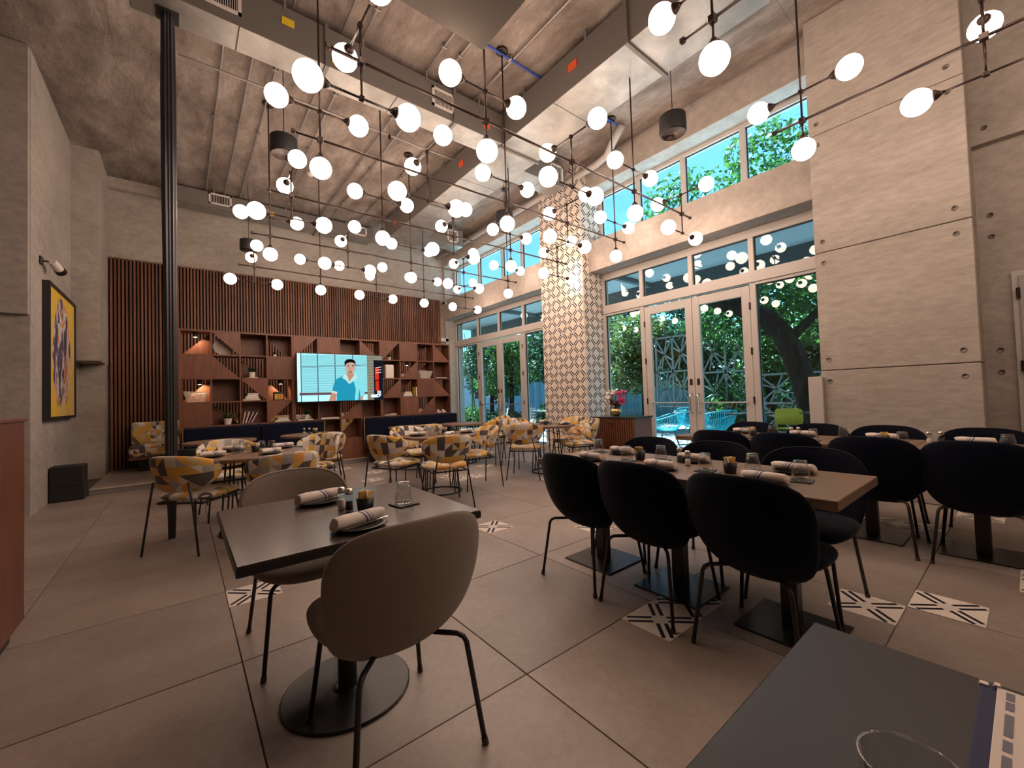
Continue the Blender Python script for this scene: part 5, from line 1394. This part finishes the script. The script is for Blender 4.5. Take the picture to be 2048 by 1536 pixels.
tree('shade_tree', 'big leaning dark tree trunk outside the right end of the near windows',
     [((10.2, 2.72, -0.05), 0.27), ((10.1, 2.82, 0.7), 0.24), ((10.05, 2.90, 1.2), 0.215), ((10.0, 3.02, 1.75), 0.22), ((9.95, 3.22, 2.35), 0.20), ((9.92, 3.50, 2.72), 0.20), ((9.9, 3.95, 3.0), 0.19), ((9.9, 4.5, 3.25), 0.16), ((10.0, 5.3, 3.9), 0.11), ((10.2, 6.2, 4.8), 0.06)],
     [[((9.97, 3.1, 2.2), 0.10), ((10.2, 2.5, 2.9), 0.07), ((10.6, 1.9, 3.6), 0.04)], [((9.9, 4.1, 3.1), 0.09), ((10.6, 4.2, 4.0), 0.06), ((11.0, 4.4, 5.2), 0.03)], [((10.0, 3.0, 1.9), 0.06), ((10.5, 3.5, 2.4), 0.04), ((11.0, 4.2, 2.6), 0.02)]],
     [(10.6, 2.3, 3.6, 1.2, 1.3, 0.8), (10.8, 4.0, 4.0, 1.3, 1.5, 0.9), (10.5, 5.6, 4.6, 1.3, 1.4, 0.9), (11.4, 3.2, 2.9, 0.9, 1.3, 0.7), (11.6, 5.0, 3.0, 0.9, 1.2, 0.6), (10.9, 1.0, 3.4, 1.0, 1.0, 0.9), (11.2, 6.6, 5.4, 1.5, 1.5, 1.0), (11.2, 2.6, 5.6, 1.5, 1.6, 1.0), (11.5, 9.0, 5.6, 1.5, 1.6, 1.0), (12.0, 1.8, 6.9, 1.3, 1.3, 0.9), (12.0, 4.0, 7.2, 1.2, 1.2, 0.8), (12.2, 6.4, 7.0, 1.3, 1.2, 0.9)], 1150, 0.17, 'leaf', 11)
k = 0
for x, y, h, w, mat, lab in ((13.4, 6.9, 3.2, 1.0, 'leafdark', 'dark broad shrub tree outside, behind the turquoise chairs'), (12.6, 8.4, 3.6, 1.1, 'leafolive', 'olive green tree outside, seen in the left pane of the near doors'),
                             (13.6, 4.8, 3.0, 1.1, 'leaf', 'bright green tree outside, behind the steel lattice'), (13.4, 2.9, 2.8, 1.0, 'leafolive', 'olive tree outside, behind the leaning trunk'),
                             (11.4, 11.0, 3.8, 1.1, 'leafdark', 'dark leafy tree just left of the tiled column outside'), (10.8, 13.6, 3.6, 1.1, 'leaf', 'green tree outside the middle of the far glass doors'),
                             (11.8, 16.4, 4.2, 1.2, 'leafdark', 'tall dark tree outside the left of the far glass doors'), (14.6, 12.0, 4.6, 1.4, 'leafolive', 'tall olive tree deep in the garden behind the far doors'), (14.0, 1.0, 3.6, 1.3, 'leafdark', 'dark tree outside, at the right end behind the lattice')):
    k += 1
    r = random.Random(100+k)
    blobs = [(x+r.uniform(-0.5, 0.5)*w, y+r.uniform(-0.7, 0.7)*w, h*(0.45+0.09*q), w*0.75, w*0.85, h*0.14) for q in range(7)]
    tree('garden_tree', lab, [((x, y, -0.05), 0.12), ((x+0.1, y+0.05, h*0.4), 0.09), ((x-0.05, y+0.1, h*0.9), 0.04)],
         [[((x+0.1, y, h*0.4), 0.05), ((x-0.5, y+0.5, h*0.75), 0.02)], [((x+0.08, y, h*0.45), 0.05), ((x-0.3, y-0.6, h*0.8), 0.02)]], blobs, 620, 0.18, mat, 200+k, group='trees in the garden')
for i, (x, y, rr, h, mat, w) in enumerate(((9.6, 14.6, 0.8, 0.9, 'leaf', 'bright low bush outside the far glass doors'), (8.6, 16.4, 0.7, 0.8, 'leafolive', 'olive bush outside the leftmost far pane'), (10.2, 10.6, 0.6, 1.0, 'leafdark', 'dark bush outside beside the tiled column'),
                                            (12.2, 3.6, 0.7, 1.3, 'leafdark', 'dark palm-like bush under the leaning trunk'), (12.0, 5.2, 0.7, 1.6, 'leaf', 'green bush in front of the steel lattice'), (9.4, 12.2, 0.6, 0.8, 'leafdark', 'dark low bush outside between the two far door leaves'))):
    t = thing('bush', w, 'bush', (x, y, -0.02), group='bushes in the garden')
    f = scatter_leaves([(0, 0, h*0.5, rr, rr, h*0.5), (rr*0.4, rr*0.5, h*0.4, rr*0.7, rr*0.7, h*0.4)], 700, 0.16, 40+i).build('foliage', mat, t, fixn=False); f['kind'] = 'stuff'
    for k in range(5):
        a = 2*pi*k/5; MB().cyl((0.05*cos(a), 0.05*sin(a), 0), (0.4*rr*cos(a), 0.4*rr*sin(a), h*0.7), 0.02, 0.008, 6).build('stem', 'bark', t)
# hedge and fence closing the garden
fn = thing('board_fence', 'vertical board fence, daylight tint in its blue-grey, along the back of the garden', 'fence', (15.6, 0, 0))
fb_me = MB().rbox(-0.012, 0.012, -0.095, 0.095, 0, 1.95, 0.004).mesh('board', 'fence')
for k in range(110): link('board', fb_me, fn, (0, -2.0+0.2*k, 0))
for z in (0.4, 1.5): MB().box(0.012, 0.06, -2.1, 20.1, z, z+0.09).build('rail', 'fence', fn)
hg = thing('hedge', 'dense green hedge rising behind the board fence', 'hedge', (17.2, 8, 0))
r = random.Random(77)
f = scatter_leaves([(r.uniform(-0.5, 0.6), -11+2.0*q+r.uniform(-0.4, 0.4), 1.6+1.7*(q2), 1.0, 1.5, 1.2) for q in range(14) for q2 in range(3)], 420, 0.30, 78).build('foliage', 'leafdark', hg, fixn=False); f['kind'] = 'stuff'
for q in range(10): MB().cyl((0.2, -9+2.1*q, 0), (0.3, -9+2.1*q+0.2, 4.0), 0.08, 0.04, 7).build('stem', 'bark', hg)
# bamboo stems outside the far left pane
for i, (x, y, dx, w) in enumerate(((8.1, 12.4, 0.25, 'leftmost'), (8.3, 12.0, -0.2, 'second from the left'), (8.0, 11.7, 0.3, 'third from the left'), (8.6, 12.9, -0.3, 'rightmost'))):
    t = thing('bamboo', 'slim bamboo stem outside the far left window pane, ' + w, 'bamboo', (x, y, 0), group='bamboo stems')
    MB().tube([(0, 0, 0), (dx*0.2, 0.1, 1.2), (dx*0.6, 0.15, 2.4), (dx*1.3, 0.1, 3.6)], [0.03, 0.026, 0.02, 0.01], 8).build('cane', 'leafolive', t, True)
    m = scatter_leaves([(dx*0.5, 0.1, 2.6, 0.4, 0.4, 0.8)], 160, 0.16, 60+i); m.build('leaves', 'leafdark', t, fixn=False)
hb = thing('neighbour_building', 'pale blue-grey building beyond the garden behind the far doors', 'building', (19.5, 22.0, 0))
MB().box(-1.5, 4, -7, 8, 0, 3.0).build('wall', 'house', hb); MB().prism([(-7.4, 3.0), (8.4, 3.0), (0.5, 4.4)], -1.8, 4.2, 'x').build('roof', 'roof', hb)
for y in (-5, -2, 1, 4):
    w_ = MB().box(-1.54, -1.49, y, y+1.2, 1.0, 2.2).build('window', 'frame', hb); MB().box(-1.56, -1.53, y+0.08, y+1.12, 1.08, 2.12).build('pane', 'roof', w_)

# steel lattice screens with star pattern
def lattice(label, x, y0, y1, z0, z1):
    t = thing('lattice_screen', label, 'screen', (x, y0, z0), group='steel lattice screens')
    W_, H_ = y1-y0, z1-z0
    def strip(a, b_, w=0.035, name='strut'):
        d = Vector((b_[0]-a[0], b_[1]-a[1])); n_ = Vector((-d.y, d.x)).normalized()*w/2
        MB().prism([(a[0]+n_.x, a[1]+n_.y), (b_[0]+n_.x, b_[1]+n_.y), (b_[0]-n_.x, b_[1]-n_.y), (a[0]-n_.x, a[1]-n_.y)], -0.02, 0.02, 'x').build(name, 'lattice', t)
    for a, b_ in (((0, 0), (W_, 0)), ((0, H_), (W_, H_)), ((0, 0), (0, H_)), ((W_, 0), (W_, H_)), ((0, H_/2), (W_, H_/2)), ((W_/2, 0), (W_/2, H_))): strip(a, b_, 0.05, 'frame_bar')
    for cx in (0.25, 0.75):
        for cz in (0.25, 0.75):
            c = (W_*cx, H_*cz)
            for dx, dz in ((1, 1), (1, -1), (-1, 1), (-1, -1)): strip(c, (c[0]+dx*W_*0.25, c[1]+dz*H_*0.25))
            for dx, dz in ((0.9, 0.35), (-0.9, -0.35), (0.35, -0.9), (-0.35, 0.9)): strip(c, (c[0]+dx*W_*0.25, c[1]+dz*H_*0.25), 0.028)
lattice('steel lattice screen with star pattern seen in the left door leaf', 11.6, 6.15, 7.25, 0.75, 2.85)
lattice('steel lattice screen with star pattern seen in the right door leaf', 11.8, 4.60, 5.90, 0.55, 2.85)
lattice('low steel lattice screen with star pattern right of the doors under the trunk', 11.6, 2.75, 4.35, 0.1, 1.55)

# terrace seating
def cord_chair(label, x, y, rz):
    t = thing('cord_chair', label, 'chair', (x, y, -0.012), rz, 'turquoise cord chairs')
    N = 40
    def rim(a): return Vector((0.40*cos(a), 0.40*sin(a)*0.95, 0.56+0.24*(0.5-0.5*sin(a))))
    def foot(a): return Vector((0.16*cos(a), 0.16*sin(a), 0.36))
    MB().tube([rim(2*pi*k/N) for k in range(N)], 0.012, 6, True).build('rim', 'turq', t, True)
    MB().tube([foot(2*pi*k/20) for k in range(20)], 0.010, 6, True).build('seat_ring', 'turq', t, True)
    m = MB()
    for k in range(64):
        a = 2*pi*k/64; p, q = rim(a), foot(a); mid = p.lerp(q, 0.55)+Vector((cos(a), sin(a), -0.8))*0.05
        m.tube([p, mid, q], 0.005, 4)
    m.build('cords', 'turq', t)
    pillow(lambda u, v: (0.17*u, 0.17*v, 0.37), 0.02, 2.0, 24).build('seat', 'turq', t, True)
    for k in range(4):
        a = pi/4+pi/2*k; MB().cyl((0.15*cos(a), 0.15*sin(a), 0.36), (0.30*cos(a), 0.30*sin(a), 0.0), 0.009, n=6).build('leg', 'metal', t)
cord_chair('turquoise cord chair outside, left of the door handles', 8.45, 5.05, 0.6); cord_chair('turquoise cord chair outside, right behind the door handles', 8.8, 4.15, -0.5); cord_chair('turquoise cord chair outside, farther back between the other two', 9.6, 5.1, 2.4)
def lime_chair(label, x, y, rz):
    t = thing('terrace_chair', label, 'chair', (x, y, -0.012), rz, 'lime plastic chairs')
    pillow(lambda u, v: (0.23*u, -0.20+0.03*u*u, 0.66+0.16*v), 0.02, 5.0, 32).build('backrest', 'lime', t, True)
    pillow(lambda u, v: (0.23*u, 0.02+0.22*v, 0.45), 0.02, 5.0, 32).build('seat', 'lime', t, True)
    for sx in (-1, 1):
        MB().tube([(sx*0.20, -0.20, 0.78), (sx*0.20, -0.19, 0.45), (sx*0.21, -0.26, 0)], 0.014, 6).build('leg', 'lime', t); MB().tube([(sx*0.20, 0.20, 0.45), (sx*0.21, 0.24, 0)], 0.014, 6).build('leg', 'lime', t)
lime_chair('lime green plastic chair outside, left of the pair by the pier', 9.0, 2.88, 1.9); lime_chair('lime green plastic chair outside, right behind the other by the pier', 10.0, 2.62, 1.4)
def terrace_table(label, x, y, rx=0.38):
    t = thing('terrace_table', label, 'table', (x, y, -0.012), group='dark terrace tables')
    MB().rbox(-rx, rx, -rx, rx, 0.71, 0.735, 0.004).build('tabletop', 'metal', t); MB().cyl((0, 0, 0.01), (0, 0, 0.71), 0.035).build('post', 'metal', t); MB().rbox(-0.22, 0.22, -0.22, 0.22, 0, 0.012, 0.003).build('base_plate', 'metal', t)
terrace_table('dark square terrace table between the turquoise chairs', 9.1, 4.75); terrace_table('dark square terrace table between the turquoise and lime chairs', 9.0, 3.55); terrace_table('dark square terrace table outside the far glass doors', 9.0, 9.4); terrace_table('dark square terrace table beside the lime chairs', 9.6, 2.45)
for i, (x, y, rz, w) in enumerate(((8.6, 8.8, 0.4, 'nearest the column'), (8.5, 9.9, 2.2, 'in the middle'), (9.6, 9.0, -1.0, 'farther out'), (8.4, 11.2, 1.0, 'leftmost'))):
    t = thing('terrace_chair', 'white wire terrace chair outside the far glass doors, ' + w, 'chair', (x, y, -0.012), rz, 'white wire chairs')
    m = MB()
    for q in range(9):
        f_ = -0.2+0.05*q; m.cyl((f_, -0.2, 0.45), (f_*0.9, -0.27, 0.82), 0.006, n=4); m.cyl((f_, -0.2, 0.45), (f_, 0.2, 0.45), 0.006, n=4)
    for z, yy in ((0.55, -0.218), (0.65, -0.237), (0.75, -0.256), (0.82, -0.27)): m.cyl((-0.21, yy, z), (0.21, yy, z), 0.007, n=4)
    for yy in (-0.2, -0.1, 0, 0.1, 0.2): m.cyl((-0.21, yy, 0.45), (0.21, yy, 0.45), 0.006, n=4)
    m.build('wire_shell', 'white', t)
    for sx in (-1, 1):
        for yy in (-0.24, 0.22): MB().cyl((sx*0.19, yy*0.85, 0.45), (sx*0.22, yy, 0), 0.010, n=6).build('leg', 'white', t)
